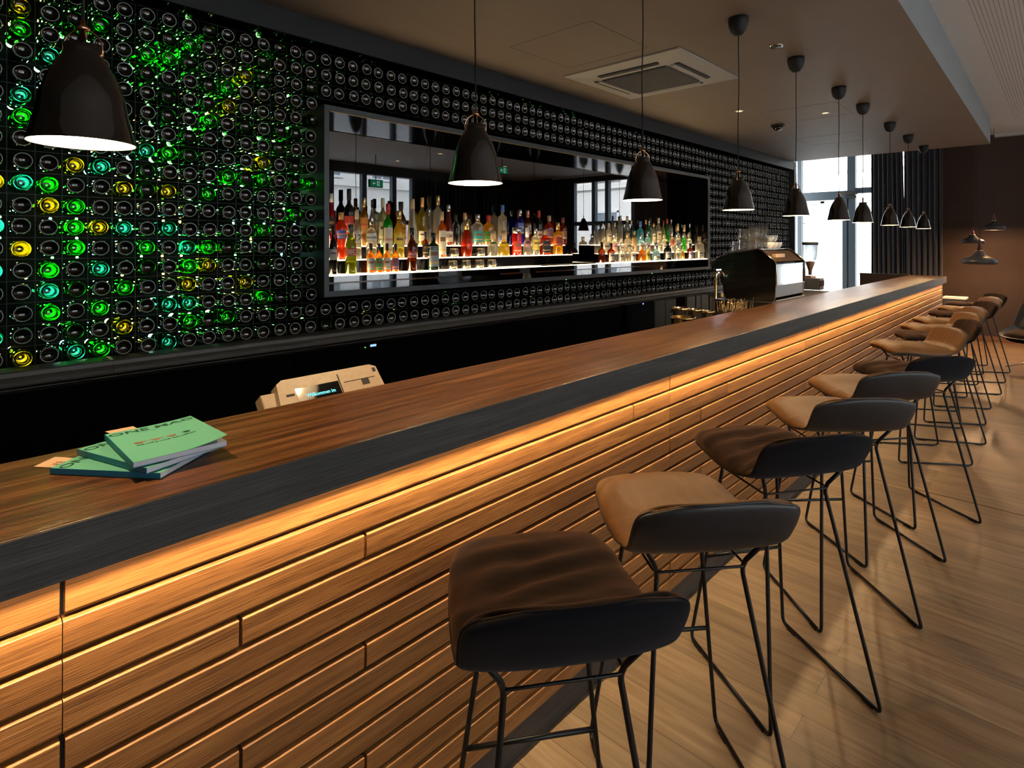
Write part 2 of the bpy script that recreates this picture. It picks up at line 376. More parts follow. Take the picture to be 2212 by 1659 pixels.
# ------------------------------------------------------------------ outside: pale facades with windows, pavement, tree
def facade_mat():
    m, nt, b, o = new_mat('pale_facade'); tc = N(nt, 'ShaderNodeTexCoord')
    mp = N(nt, 'ShaderNodeMapping'); nt.links.new(tc.outputs['Object'], mp.inputs[0])
    nz = N(nt, 'ShaderNodeTexNoise'); nz.inputs['Scale'].default_value = 2; nt.links.new(mp.outputs[0], nz.inputs[0])
    r = ramp(nt, [(.3, (.74, .72, .68)), (.7, (.82, .80, .77))]); nt.links.new(nz.outputs[0], r.inputs[0]); nt.links.new(r.outputs[0], b.inputs['Base Color'])
    setp(b, Roughness=.9); return m
M['facade'] = facade_mat(); M['fwin'] = flat('facade_window', (.20, .24, .28), .2); M['fwinframe'] = flat('facade_window_frame', (.75, .76, .76), .6)
def building(label, loc, rz, wdt, hgt, nx, nz):
    b_ = thing('building', label, 'building', loc, rz)
    MB().box(-wdt/2, wdt/2, 0, 3, -.1, hgt).box(-wdt/2, wdt/2, -.15, 0, 3.9, 4.15).box(-wdt/2, wdt/2, -.2, 0, hgt-.3, hgt).build('wall', M['facade'], b_)
    wm = None
    for i in range(nx):
        for j in range(nz):
            x = -wdt/2+(i+.5)*wdt/nx; z = 1.0+j*3.3
            if wm is None:
                mb = MB().box(-.55, .55, -.04, .02, 0, 1.9, 0).box(-.6, -.5, -.08, 0, -.05, 1.95, 1).box(.5, .6, -.08, 0, -.05, 1.95, 1)
                mb.box(-.6, .6, -.08, 0, 1.87, 1.97, 1).box(-.65, .65, -.14, 0, -.1, 0, 1).box(-.03, .03, -.07, 0, 0, 1.9, 1).box(-.55, .55, -.07, 0, 1.2, 1.25, 1).box(-.55, .55, -.065, 0, .6, .63, 1)
                wm = mb.mesh('window', [M['fwin'], M['fwinframe']])
            o = link('window', wm, b_); o.location = (x, 0, z)
    return b_
building('pale rendered street building seen through the far window behind the bar', (21, 3, 0), pi/2*3, 30, 13, 9, 4)
building('cream building across the street seen reflected in the bar mirror', (8, -14, 0), pi, 40, 12, 16, 4)
tag(MB().box(-40, 60, -40, YB-.2, -.14, -.02).box(XF+.2, 60, YB-.2, 40, -.14, -.02).build('pavement', noisy('pavement', (.30, .30, .31), (.38, .38, .38), 3, .9, .1)), kind='structure')
def tree(loc):
    t = thing('street_tree', 'leafy green street tree seen reflected in the bar mirror', 'tree', loc)
    MB().tube([(0, 0, 0), (.05, 0, 1.5), (-.05, .05, 3.2)], [.14, .11, .08], 8).build('trunk', noisy('bark', (.08, .06, .04), (.14, .1, .07), 20, .9, .5), t)
    mb = MB(); R = random.Random(5)
    for i in range(900):
        a, b_, r = R.uniform(0, 2*pi), R.uniform(-1, 1), R.uniform(.7, 1.9)
        c = Vector((r*cos(a)*sqrt(1-b_*b_), r*sin(a)*sqrt(1-b_*b_), 3.9+b_*r*1.1)); n = Vector((R.gauss(0, 1), R.gauss(0, 1), R.gauss(0, 1))).normalized()
        p = n.orthogonal().normalized()*.13; q = n.cross(p)
        mb.add([c-p, c+q*.6, c+p, c-q*.6], [(0, 1, 2, 3)])
    mb.build('foliage', noisy('leaves', (.08, .20, .04), (.16, .30, .07), 3, .7, 0), t)
tree((17.5, -1.2, 0))

# ------------------------------------------------------------------ curtains
def curtain_mat(name, c0, c1):
    m, nt, b, o = new_mat(name); mp = coords(nt, (1, 1, .3)); nz = N(nt, 'ShaderNodeTexNoise'); nz.inputs['Scale'].default_value = 12
    nt.links.new(mp.outputs[0], nz.inputs[0]); r = ramp(nt, [(.3, c0), (.7, c1)]); nt.links.new(nz.outputs[0], r.inputs[0]); nt.links.new(r.outputs[0], b.inputs['Base Color'])
    setp(b, Roughness=.8); b.inputs['Sheen Weight'].default_value = .3; return m
M['curtain'] = curtain_mat('navy_curtain', (.008, .011, .017), (.014, .018, .026))
def curtain(name_label, p0, p1, ztop, n=9, amp=.045, group=None, slit=0):
    p0, p1 = Vector((*p0, 0)), Vector((*p1, 0)); L = (p1-p0).length; dr = (p1-p0).normalized(); nr = Vector((-dr.y, dr.x, 0))
    def fn(u_, v_):
        z = .02+v_*(ztop-.02); gather = 1-slit*max(0, v_-.62)**1.0*1.2
        off = amp*sin(u_*n*2*pi+.4*sin(v_*3))*(.7+.3*sin(u_*17))*(1-.2*v_); q = p0+dr*(L*u_*gather)+nr*off
        return (q.x, q.y, z)
    mb = MB().grid(fn, n*14, 10); o = mb.build('curtain', M['curtain'])
    sol = o.modifiers.new('s', 'SOLIDIFY'); sol.thickness = .004
    tag(o, name_label, 'curtain', group)
yA, yB_, yC = y_far(1886), y_far(1957), y_far(2031)
curtain('dark navy pleated curtain beside the far glazed door, left of the bright slit', (XF-.13, yA), (XF-.13, yB_+.0), 3.26, 7, slit=.12)
curtain('dark navy pleated curtain between the bright slit and the brown wall', (XF-.16, yC-.05), (XF-.16, yB_-.0), 3.26, 7)
curtain('dark curtain gathered at the end of the street windows, seen in the mirror', (8.4, YB+.12), (10.2, YB+.12), 3.05, 14)
curtain('dark curtain hanging at the near end of the street windows', (-1.9, YB+.12), (-1.2, YB+.12), 3.05, 6)
curtain('dark curtain left of the second far window, seen in the mirror', (XF-.13, -2.75), (XF-.13, -1.98), 3.1, 7)
curtain('dark curtain in the far corner by the street wall, seen in the mirror', (XF-1.6, YB+.12), (XF-.2, YB+.12), 3.1, 10)

# ------------------------------------------------------------------ the bar
Y0, YS_, YBK, XE = 1.16, 1.20, 1.582, 9.80                        # nose plane, boarding plane, back edge, far end
ZT, ZN = 1.127, 1.039
bt = thing('countertop', 'long smoked oak bar top with a charcoal front edge, running the length of the room', 'countertop', (0, 0, 0))
mb = MB()
for x0, x1 in ((-1.6, 3.60), (3.601, 7.95), (7.951, XE)): mb.rbox(x0, x1, Y0+.004, YBK, ZN+.001, ZT, .002)
mb.build('top_board', M['worktop'], bt)
mb = MB()
for x0, x1 in ((-1.6, 2.85), (2.8507, 7.4), (7.4007, XE+.004)): mb.rbox(x0, x1, Y0, Y0+.0035, ZN, ZT-.0008, .0008)
mb.rbox(XE-.0005, XE+.0035, Y0, YBK, ZN, ZT-.0008, .0008)
mb.build('front_edge', M['nose'], bt)['label'] = 'charcoal stained front edge'
bf = thing('bar_counter', 'bar counter clad in staggered orange-brown oak boards above a black plinth', 'bar counter', (0, 0, 0))
mb = MB(); mb.tone = []; R = random.Random(3)
PB = .0655; G0 = .961; XSL = XE-.07
offs = [0, -.283, .575, .287]
def board(x0, x1, zb, zt, tone):
    # board with a deep rebate: chamfered ledge on top, square lower edge with a shadow gap
    y = YS_; prof = [(y+.022, zb+.001), (y+.0070, zb), (y+.0060, zb+.0015), (y+.0010, zb+.0070), (y-.0016, zt-.0090), (y-.0013, zt-.0079), (y-.0003, zt-.0072), (y+.0085, zt-.0050), (y+.022, zt-.0048)]
    n0 = len(mb.f); mb.prism(prof, x0+.0008, x1-.0008, 'x'); mb.tone += [tone]*(len(mb.f)-n0)
for r in range(-1, 13):
    zt = G0-r*PB; zb = zt-PB
    if r == -1: zt = 1.0355
    xs = set()
    k = offs[(r+1) % 4]
    for i in range(-2, 7):
        xs.add(round(.186+2.04*i+k, 4))
        xs.add(round(.186+2.04*i, 4))
    xs = [x for x in sorted(xs) if -1.55 < x < XSL-.02]; xs = [-1.6]+xs+[XSL]
    for a, b_ in zip(xs, xs[1:]): 
        seam = any(abs(a-(.186+2.04*i+k)) < .002 for i in range(-3, 8)); seam2 = any(abs(b_-(.186+2.04*i+k)) < .002 for i in range(-3, 8))
        board(a+(.003 if seam else 0), b_-(.003 if seam2 else 0), zb, zt, R.random())
    if r == 12: zlast = zb
mb.build('boarding', M['cladding'], bf)
MB().box(-1.6, XSL-.002, YS_+.020, YS_+.03, zlast+.001, 1.034).build('backing', M['matblack'], bf)
MB().box(-1.6, XSL-.01, YS_+.016, YS_+.05, 0, zlast).build('plinth', M['nose'], bf)['label'] = 'black recessed plinth'
MB().box(-1.6, XSL, YBK-.06, YBK-.02, .0, 1.035).box(XSL-.03, XSL, YS_+.02, YBK-.04, 0, 1.035).build('back_panel', M['matblack'], bf)
MB().box(-1.5, XSL-.1, Y0+.0085, Y0+.0195, ZN-.003, ZN-.0005).build('led_strip', emit('led_strip', WARM, 6), bf)
# raised end panel closing the bar towards the wall
e_ = thing('end_panel', 'dark brown panel closing off the far end of the bar, with a light top edge', 'panel', (9.9, 1.60, 0))
MB().box(0, .05, 0, .62, 0, 1.118).build('board', M['brownwall'], e_); MB().box(-.004, .054, -.004, .624, 1.1185, 1.130).build('top_edge', M['nose'], e_)

# ------------------------------------------------------------------ back bar: ledge and black cabinets under the bottle wall
lg = thing('ledge', 'dark grey moulded ledge running under the wall of bottles', 'ledge', (0, 0, 0))
mb = MB(); prof = [(3.44, 1.0), (3.44, 1.018), (3.30, 1.021), (3.292, 1.016), (3.29, .998), (3.275, .992), (3.262, .982), (3.262, .966), (3.27, .958), (3.44, .958)]
for a, b_ in ((XB, .70), (.702, 4.2), (4.202, 8.25), (8.252, XWE)): mb.prism(prof, a, b_, 'x')
mb.build('moulding', M['frame'], lg)
MB().box(XB, XWE, 3.258, 3.27, .948, .953).build('trim_line', M['steel'], lg)['label'] = 'thin pale metal line under the moulding'
cabs = []
def cabinet(x0, x1, mat, ordinal, extra=None, lab=None):
    c = thing('back_bar_cabinet', lab or ('%s glossy black back bar cabinet from the left, under the bottle wall' % ordinal), 'cabinet', (x0, 3.27, 0), 0, 'cabinets under the bottle wall')
    w_ = x1-x0; MB().rbox(.004, w_-.004, .02, .50, .08, .94, .003).box(.02, w_-.02, .06, .5, 0, .08).build('body', M['matblack'], c)
    MB().rbox(.004, w_-.004, 0, .018, .085, .938, .003).build('door', mat, c)
    return c
ords = ['first', 'second', 'third', 'fourth', 'fifth', 'sixth', 'seventh']
xc = [-.14+.869*i for i in range(7)]
for i in range(6): cabs.append(cabinet(xc[i], xc[i+1], M['blackglass'], ords[i]))
d_ = cabs[2]
xl = x_at(806, 3.27)-xc[2]; zl = z_at(746, x_at(806, 3.27), 3.27)
MB().box(xl-.022, xl+.022, -.003, -.0005, zl-.007, zl+.007).build('display', emit('blue_display', (.25, .45, 1), 1.6), d_)
MB().lathe([(0, 0), (.004, 0), (.004, .003), (0, .003)], 10, M=Matrix.Translation((xl-.06, -.0002, zl-.006))@Matrix.Rotation(pi/2, 4, 'X')).build('indicator_light', emit('green_dot', (.1, 1, .2), 1.5), d_)
# machine with a violet ring light, pale doors and dark gap further along
def yl(u, Y=3.27): return x_at(u, Y)
fr = thing('ice_machine', 'black under-counter machine with a glowing violet round dial', 'machine', (yl(1352), 3.26, 0))
w_ = yl(1412)-yl(1352)
MB().rbox(0, w_, .0, .5, .0, .94, .006).build('body', M['blackglass'], fr)
xr = yl(1383)-yl(1352); zr = z_at(670, yl(1383), 3.26)
ring = MB().lathe([(.022, -.004), (.034, -.006), (.050, -.004), (.050, -.001), (.022, -.001)], 32, M=Matrix.Translation((xr, -.0005, zr))@Matrix.Rotation(-pi/2, 4, 'X')@Matrix.Scale(-1, 4, (0, 0, 1)))
ring.build('dial', emit('violet_light', (.12, .10, 1), 2.2), fr)
MB().box(xr+.03, xr+.05, -.003, -.0005, zr+.058, zr+.072).build('display', emit('blue_dot', (.2, .3, 1), 2.2), fr)
for (ua, ub, nm, lab, mt) in ((1414, 1461, 'metal_cabinet', 'blue-grey metal cabinet with two latches beside the ice machine', flat('bluegrey_metal', (.045, .058, .068), .35, .3)),
                             (1484, 1531, 'metal_cabinet', 'metal cabinet with vertical strips near the tap, coloured grey as a window reflection', flat('reflected_window_grey', (.09, .105, .115), .35, .3))):  # lighter door grey stands in for the side window's reflection
    c = thing(nm, lab, 'cabinet', (yl(ua), 3.27, 0)); w_ = yl(ub)-yl(ua)
    MB().rbox(0, w_, .02, .5, 0, .94, .004).build('body', M['matblack'], c)
    if ua < 1450:
        MB().rbox(.006, w_*.48, 0, .018, .02, .93, .003).build('door', mt, c); d2 = MB().rbox(w_*.5, w_-.006, 0, .018, .02, .93, .003).build('door', mt, c)
        for z in (.38, .78): MB().rbox(w_*.72, w_*.95, -.012, -.0005, z, z+.035, .003).build('latch', M['matblack'], d2)
    else:
        MB().rbox(.006, w_*.36, 0, .018, .02, .93, .003).build('door', mt, c); MB().rbox(w_*.42, w_*.62, 0, .018, .02, .93, .003).build('door', mt, c); MB().rbox(w_*.66, w_-.006, 0, .018, .02, .93, .003).build('door', mt, c)
c = thing('metal_cabinet', 'dark open cabinet edged in pale metal, last before the coffee machine', 'cabinet', (yl(1534), 3.27, 0)); w_ = 1.1
MB().rbox(0, w_, .02, .5, 0, .94, .004).build('body', M['matblack'], c)
MB().box(0, .03, 0, .018, .02, .935).box(.36, .39, 0, .018, .02, .935).box(.03, .36, 0, .018, .02, .08).build('frame', M['frame'], c)

# ------------------------------------------------------------------ wall of wine bottles
def wb_prof(n):
    return [(.0005, .0150), (.008, .0142), (.0155, .0120), (.0220, .0085), (.0280, .0040), (.0315, .0008), (.0325, 0), (.0342, .0002), (.0363, .003), (.0375, .010),
            (.0375, .185), (.0355, .203), (.028, .225), (.019, .243), (.0148, .262), (.0138, .305), (.0005, .305)]
wb_ms = [0, 0, 0, 0, 0, 1, 1]+[2]*9
RX = Matrix.Rotation(-pi/2, 4, 'X')                                 # local z (bottle axis) -> +Y
def wall_bottle_mesh(name, mats, n): return MB().lathe(wb_prof(n), n, M=RX, ms=wb_ms).mesh(name, mats)
rimm = noisy('glass_rim', (.42, .43, .42), (.62, .63, .62), 700, .30, .5, dist=.0006)  # pale grey painted in for light caught by the stippled rim
darkg = flat('dark_green_glass', (.002, .006, .003), .03, coat=1, spec=1)
darkb = flat('dark_brown_glass', (.006, .004, .002), .03, coat=1, spec=1)
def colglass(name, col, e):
    # coloured bottle glass with a light behind its neck: plain refracting glass, its centre copy painted darker as shade
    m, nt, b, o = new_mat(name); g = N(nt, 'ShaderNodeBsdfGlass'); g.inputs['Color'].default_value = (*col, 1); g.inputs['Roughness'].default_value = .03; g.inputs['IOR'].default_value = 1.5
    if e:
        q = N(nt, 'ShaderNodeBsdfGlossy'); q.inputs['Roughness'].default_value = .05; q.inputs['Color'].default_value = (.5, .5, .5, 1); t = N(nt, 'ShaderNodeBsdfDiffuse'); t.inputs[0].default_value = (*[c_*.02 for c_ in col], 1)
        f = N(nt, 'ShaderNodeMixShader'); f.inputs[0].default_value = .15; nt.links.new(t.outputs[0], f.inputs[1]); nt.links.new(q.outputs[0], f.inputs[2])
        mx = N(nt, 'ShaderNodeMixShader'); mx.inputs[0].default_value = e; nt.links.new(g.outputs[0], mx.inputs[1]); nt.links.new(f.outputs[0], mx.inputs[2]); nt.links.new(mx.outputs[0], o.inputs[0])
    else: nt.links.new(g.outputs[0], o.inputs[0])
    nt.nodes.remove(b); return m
hues = {'green': (.16, .92, .18), 'teal': (.28, .90, .72), 'yellow': (.92, .86, .14)}
WB = {'dark': wall_bottle_mesh('wine_bottle', [darkg, rimm, darkg], 40), 'brown': wall_bottle_mesh('wine_bottle', [darkb, rimm, darkb], 40)}
led_e = {}
for k, c in hues.items():
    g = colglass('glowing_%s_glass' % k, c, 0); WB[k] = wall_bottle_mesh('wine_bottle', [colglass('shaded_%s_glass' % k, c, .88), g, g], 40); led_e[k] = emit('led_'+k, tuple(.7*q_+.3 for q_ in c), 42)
WB['rim'] = wall_bottle_mesh('wine_bottle', [darkg, colglass('green_rim_glass', (.30, .90, .30), 0), colglass('green_body_glass', (.10, .70, .14), .5)], 40)
LEDM = {}
for k in hues: LEDM[k] = MB().lathe([(0, 0), (.016, 0), (.016, .004), (.008, .022), (0, .022)], 12, M=RX).mesh('led_lamp', [led_e[k]])
LEDM['rim'] = MB().lathe([(0, 0), (.016, 0), (.016, .004), (.008, .012), (0, .012)], 10, M=RX).mesh('led_lamp', [emit('led_faint', (.4, .95, .35), 12)])
R = random.Random(11)
cells = []
nc = int((XWE-.06-XW0)/P)+1
MX0, MX1 = 1.80, 7.215
for i in range(nc):
    for k in range(18):
        x, z = XW0+i*P, Z0+k*P
        if MX0-.02 < x < MX1+.03 and 2 <= k <= 14: continue
        cells.append((depth(x, YW), i, k, x, z))
cells.sort()
# colours read off the photograph for the brightest bottles: (column px, row px) -> hue
bright = [(45, 538, 'y'), (106, 443, 'y'), (104, 398, 'g'), (162, 446, 'g'), (165, 490, 'g'), (162, 534, 'g'), (222, 490, 'y'), (45, 398, 't'), (165, 355, 'y'), (272, 407, 'y'), (365, 412, 'y'),
          (42, 205, 't'), (40, 255, 'g'), (108, 580, 'g'), (108, 624, 't'), (108, 670, 'g'), (216, 576, 't'), (268, 620, 'g'), (215, 665, 'g'), (270, 705, 'y'), (52, 770, 'y'), (160, 755, 't'), (217, 752, 'g'),
          (40, 15, 'y'), (45, 60, 'g'), (106, 118, 't'), (219, 50, 'g'), (221, 360, 't'), (366, 330, 'g'), (364, 130, 'g'), (317, 120, 'g'), (407, 95, 'g'), (405, 608, 'y'), (450, 572, 'y'), (412, 690, 'g'), (368, 650, 't'),
          (495, 685, 'g'), (407, 578, 'g'), (410, 530, 't'), (455, 530, 'g'), (370, 490, 't'), (492, 380, 'g'), (455, 420, 'g'), (572, 500, 'g'), (642, 465, 'g'), (672, 396, 'g'), (530, 160, 'y'), (492, 190, 'g'), (493, 228, 'y'),
          (450, 262, 'g'), (572, 640, 'g'), (570, 390, 'g'), (5, 480, 't'), (3, 580, 't'), (2, 390, 'y'), (570, 350, 'y'), (320, 330, 't'), (5, 725, 't'), (275, 490, 't'), (535, 610, 'y'), (370, 735, 't'), (408, 645, 't'), (326, 535, 'g')]
lit = {}
for u, v, h_ in bright:
    x = x_at(u, YW); i = round((x-XW0)/P); z = z_at(v, XW0+i*P, YW); k = round((z-Z0)/P); lit[(i, k)] = {'g': 'green', 't': 'teal', 'y': 'yellow'}[h_]
CN = ['first', 'second', 'third', 'fourth', 'fifth', 'sixth', 'seventh', 'eighth', 'ninth', 'tenth', 'eleventh', 'twelfth', 'thirteenth', 'fourteenth', 'fifteenth', 'sixteenth', 'seventeenth', 'eighteenth', 'nineteenth', 'twentieth',
      'twenty-first', 'twenty-second', 'twenty-third', 'twenty-fourth', 'twenty-fifth', 'twenty-sixth']
words = {'dark': 'dark unlit', 'brown': 'black-brown', 'green': 'glowing green', 'teal': 'glowing teal', 'yellow': 'glowing yellow', 'rim': 'dark, faintly green-rimmed'}
for q, (d, i, k, x, z) in enumerate(cells[:300]):
    q_ = R.random(); hue = lit.get((i, k), 'rim' if (q_ > .80 and 1 < i < 17) else ('dark' if q_ < .6 else 'brown'))
    o = link('wine_bottle', WB[hue]); o.location = (x+R.uniform(-.004, .004), YW+R.uniform(-.004, .006), z+R.uniform(-.003, .003))
    o.rotation_euler = (R.uniform(-.012, .012), 0, R.uniform(-.02, .02))
    tag(o, '%s bottle in the bottle wall, %s row up, %s column from the left' % (words[hue], CN[k], CN[i]), 'wine bottle', 'wine bottles racked in the wall')
    if hue in LEDM:
        l = link('led_lamp', LEDM[hue], o); l.location = (0, .312, 0)
far = MB(); lamps = {k: MB() for k in hues}
for d, i, k, x, z in cells[300:]:
    T = Matrix.Translation((x+R.uniform(-.004, .004), YW+R.uniform(-.004, .006), z+R.uniform(-.003, .003)))@RX
    n = 20 if d < 6 else 14
    far.lathe([(r, h_) for r, h_ in wb_prof(n)][:13]+[(.014, .30)], n, M=T, ms=wb_ms[:13])
tag(far.build('racked_wine_bottles', [darkg, rimm, darkg]), 'dark wine bottles filling the farther part of the bottle wall, bases outward', 'wine bottles', kind='stuff')
# LED modules on the backing between the necks, as in the photograph's coloured gleams
lm = {k: MB() for k in hues}; R = random.Random(4)
for d, i, k, x, z in cells[:520]:
    pr = .34 if i < 16 else .10
    if R.random() < pr:
        h_ = R.choices(['green', 'teal', 'yellow'], [5, 3, 2])[0]
        T = Matrix.Translation((x+P/2, 3.66+R.uniform(0, .08), z+P/2))@RX
        lm[h_].lathe([(0, 0), (.006, 0), (.006, .006), (0, .006)], 8, M=T)
lt = thing('led_modules', 'coloured light modules glowing behind the bottles of the bottle wall', 'lights', (0, 0, 0))
for k in hues:
    lm[k].build('light_string', emit('led_dim_'+k, hues[k], 13), lt)
# wire rack
gr = MB()
for i in range(nc+1):
    x = XW0-P/2+i*P
    for a, b_ in (((Z0-P/2, Z0+17.5*P),) if not (MX0 < x < MX1) else ((Z0-P/2, Z0+1.5*P), (Z0+14.5*P, Z0+17.5*P))): gr.box(x-.0010, x+.0010, YW+.020, YW+.0228, a, b_)
for k in range(19):
    z = Z0-P/2+k*P
    segs = ((XW0-P/2, XWE),) if not (1.25 < z < 2.44) else ((XW0-P/2, MX0), (MX1, XWE))
    for a, b_ in segs: gr.box(a, b_, YW+.023, YW+.0258, z-.0010, z+.0010)
tag(gr.build('wire_rack', flat('rack_wire', (.018, .018, .019), .4, .4)), 'thin black square wire rack that holds the wine bottles in the wall', 'rack')

# ------------------------------------------------------------------ mirror niche with stepped, lit bottle shelves
FX0, FX1, FZ0, FZ1, FY = 1.812, 7.207, 1.242, 2.438, 3.32
mf = thing('mirror_niche', 'long black framed niche lined with a dark tinted mirror, set in the bottle wall', 'mirror niche', (0, 0, 0))
mb = MB(); t = .033
mb.box(FX0, FX1, FY, 3.64, FZ1-t, FZ1).box(FX0, FX1, FY, 3.64, FZ0, FZ0+t).box(FX0, FX0+t, FY, 3.64, FZ0+t, FZ1-t).box(FX1-t, FX1, FY, 3.64, FZ0+t, FZ1-t)
mb.build('frame', M['frame'], mf)
YM = 3.62; q = .0015
MB().box(FX0+t, FX1-t, FY+.012, YM, FZ1-t-q, FZ1-t-.0001).box(FX0+t, FX1-t, FY+.012, YM, FZ0+t+.0001, FZ0+t+q).box(FX0+t+.0001, FX0+t+q, FY+.012, YM, FZ0+t+q, FZ1-t-q).box(FX1-t-q, FX1-t-.0001, FY+.012, YM, FZ0+t+q, FZ1-t-q).build('lining', M['blackglass'], mf)
MB().box(FX0+t, 4.10, YM, YM+.006, FZ0+t, FZ1-t).box(4.102, FX1-t, YM, YM+.006, FZ0+t, FZ1-t).build('mirror', M['mirror'], mf)
MB().box(FX0+t+.01, FX1-t-.01, FY+.004, FY+.010, FZ1-t-.006, FZ1-t-.001).build('led_reflection_line', M['brass'], mf)['label'] = 'warm line put in as an LED reflection under the top of the frame'  # brass strip added to stand for the LED strip's warm reflection
T0, T1, T2 = 1.378, 1.469, 1.560
YT = [(3.335, 3.43), (3.43, 3.52), (3.52, 3.612)]
glowm = emit('shelf_light', (1.0, .76, .44), 26.0); edgem = emit('shelf_edge_light', (1.0, .74, .45), 6)
sh = thing('display_shelf', 'long glass display shelf with a glowing front edge across the mirror niche', 'shelf', (0, 0, 0))
MB().box(FX0+t, FX1-t, YT[0][0]+.003, YM-.002, T0-.010, T0-.003).build('board', M['blackglass'], sh)
MB().box(FX0+t, FX1-t, YT[0][0], YT[0][0]+.0028, T0-.009, T0-.002).build('edge_light', edgem, sh)
gl = MB()
xg0, xg1, xg2, xg3 = FX0+t, x_at(1233, 3.45), x_at(1296, 3.45), FX1-t
gl.box(xg0, x_at(1165, 3.38), YT[0][0]+.025, YT[0][0]+.062, T0-.0028, T0).box(xg2-.15, xg3, YT[0][0]+.025, YT[0][0]+.062, T0-.0028, T0)
gl.build('light_panel', glowm, sh)
for a, b_, lab in ((xg0, xg1, 'left stepped black bottle riser with glowing steps on the lit shelf'), (xg2, xg3, 'right stepped black bottle riser with glowing steps on the lit shelf')):
    st = thing('stepped_riser', lab, 'riser', (a, 3.43, T0), 0, 'stepped risers in the mirror niche'); L = b_-a
    MB().box(0, L, 0, .09, .0005, T1-T0-.004).box(0, L, .09, .182, .0005, T2-T0-.004).build('body', M['blackglass'], st)
    MB().box(.0, L, .025, .062, T1-T0-.0038, T1-T0).box(0, L, .115, .152, T2-T0-.0038, T2-T0).build('light_panel', glowm, st)
    MB().box(0, L, .0, .0055, T1-T0-.0075, T1-T0).box(0, L, .090, .0955, T2-T0-.0075, T2-T0).build('edge_light', edgem, st)

# ------------------------------------------------------------------ bar stools
def spline(pts, t):                                               # Catmull-Rom through (t, a, b, ...) rows
    n = len(pts); i = 0
    while i < n-2 and pts[i+1][0] < t: i += 1
    p1, p2 = pts[i], pts[i+1]; p0 = pts[max(0, i-1)]; p3 = pts[min(n-1, i+2)]
    h_ = p2[0]-p1[0]; u_ = min(1, max(0, (t-p1[0])/h_)); r = []
    for j in range(1, len(p1)):
        m1 = (p2[j]-p0[j])/max(1e-6, p2[0]-p0[0])*h_; m2 = (p3[j]-p1[j])/max(1e-6, p3[0]-p1[0])*h_
        r.append((2*u_**3-3*u_**2+1)*p1[j]+(u_**3-2*u_**2+u_)*m1+(-2*u_**3+3*u_**2)*p2[j]+(u_**3-u_**2)*m2)
    return r
#        s     x      z     halfwidth
PROF = [(0, .272, .790, .165), (.05, .262, .797, .185), (.20, .190, .802, .203), (.38, .070, .792, .214), (.52, -.040, .788, .217), (.62, -.120, .794, .216), (.70, -.172, .816, .215),
        (.78, -.202, .852, .216), (.87, -.224, .898, .216), (.95, -.238, .934, .213), (1.0, -.244, .952, .206)]
def shell_pt(s, t, square=False):                                               # t in -1..1
    x, z, hw = spline(PROF, s); q = abs(2*s-1)
    rnd = max(.0, 1-q**14)**(1/2.2) if q > .5 else 1; q0 = .60 if s < .5 else .72
    rnd = 1 if square else q0+(1-q0)*rnd
    bk = min(1, max(0, (s-.50)/.28)); bk = bk*bk*(3-2*bk)
    y = t*hw*rnd; e = abs(t)**2.4
    x += bk*.034*e; z += -.006*bk*e-(1-bk)*.012*abs(t)**3
    sd = max(0, 1-abs(s-.60)/.22); z += .014*sd*sd*abs(t)**3      # the side lifts where seat turns into back
    if s > .8: z -= (s-.8)/.2*.016*abs(t)**4
    return Vector((x, y, z))
def shell_n(s, t):
    e = .004; a = shell_pt(min(1, s+e), t, True)-shell_pt(max(0, s-e), t, True); b_ = shell_pt(s, min(1, t+e), True)-shell_pt(s, max(-1, t-e), True)
    n = b_.cross(a) if False else a.cross(b_); n.normalize()
    return -n if n.z+(-n.x*0) < -.0 and s < .6 else n
def nrm(s, t):
    n = shell_n(s, t)
    # upward on the seat, forward on the back
    ref = Vector((min(1, max(0, (s-.5)/.25)), 0, 1-.9*min(1, max(0, (s-.5)/.25))))
    return n if n.dot(ref) > 0 else -n
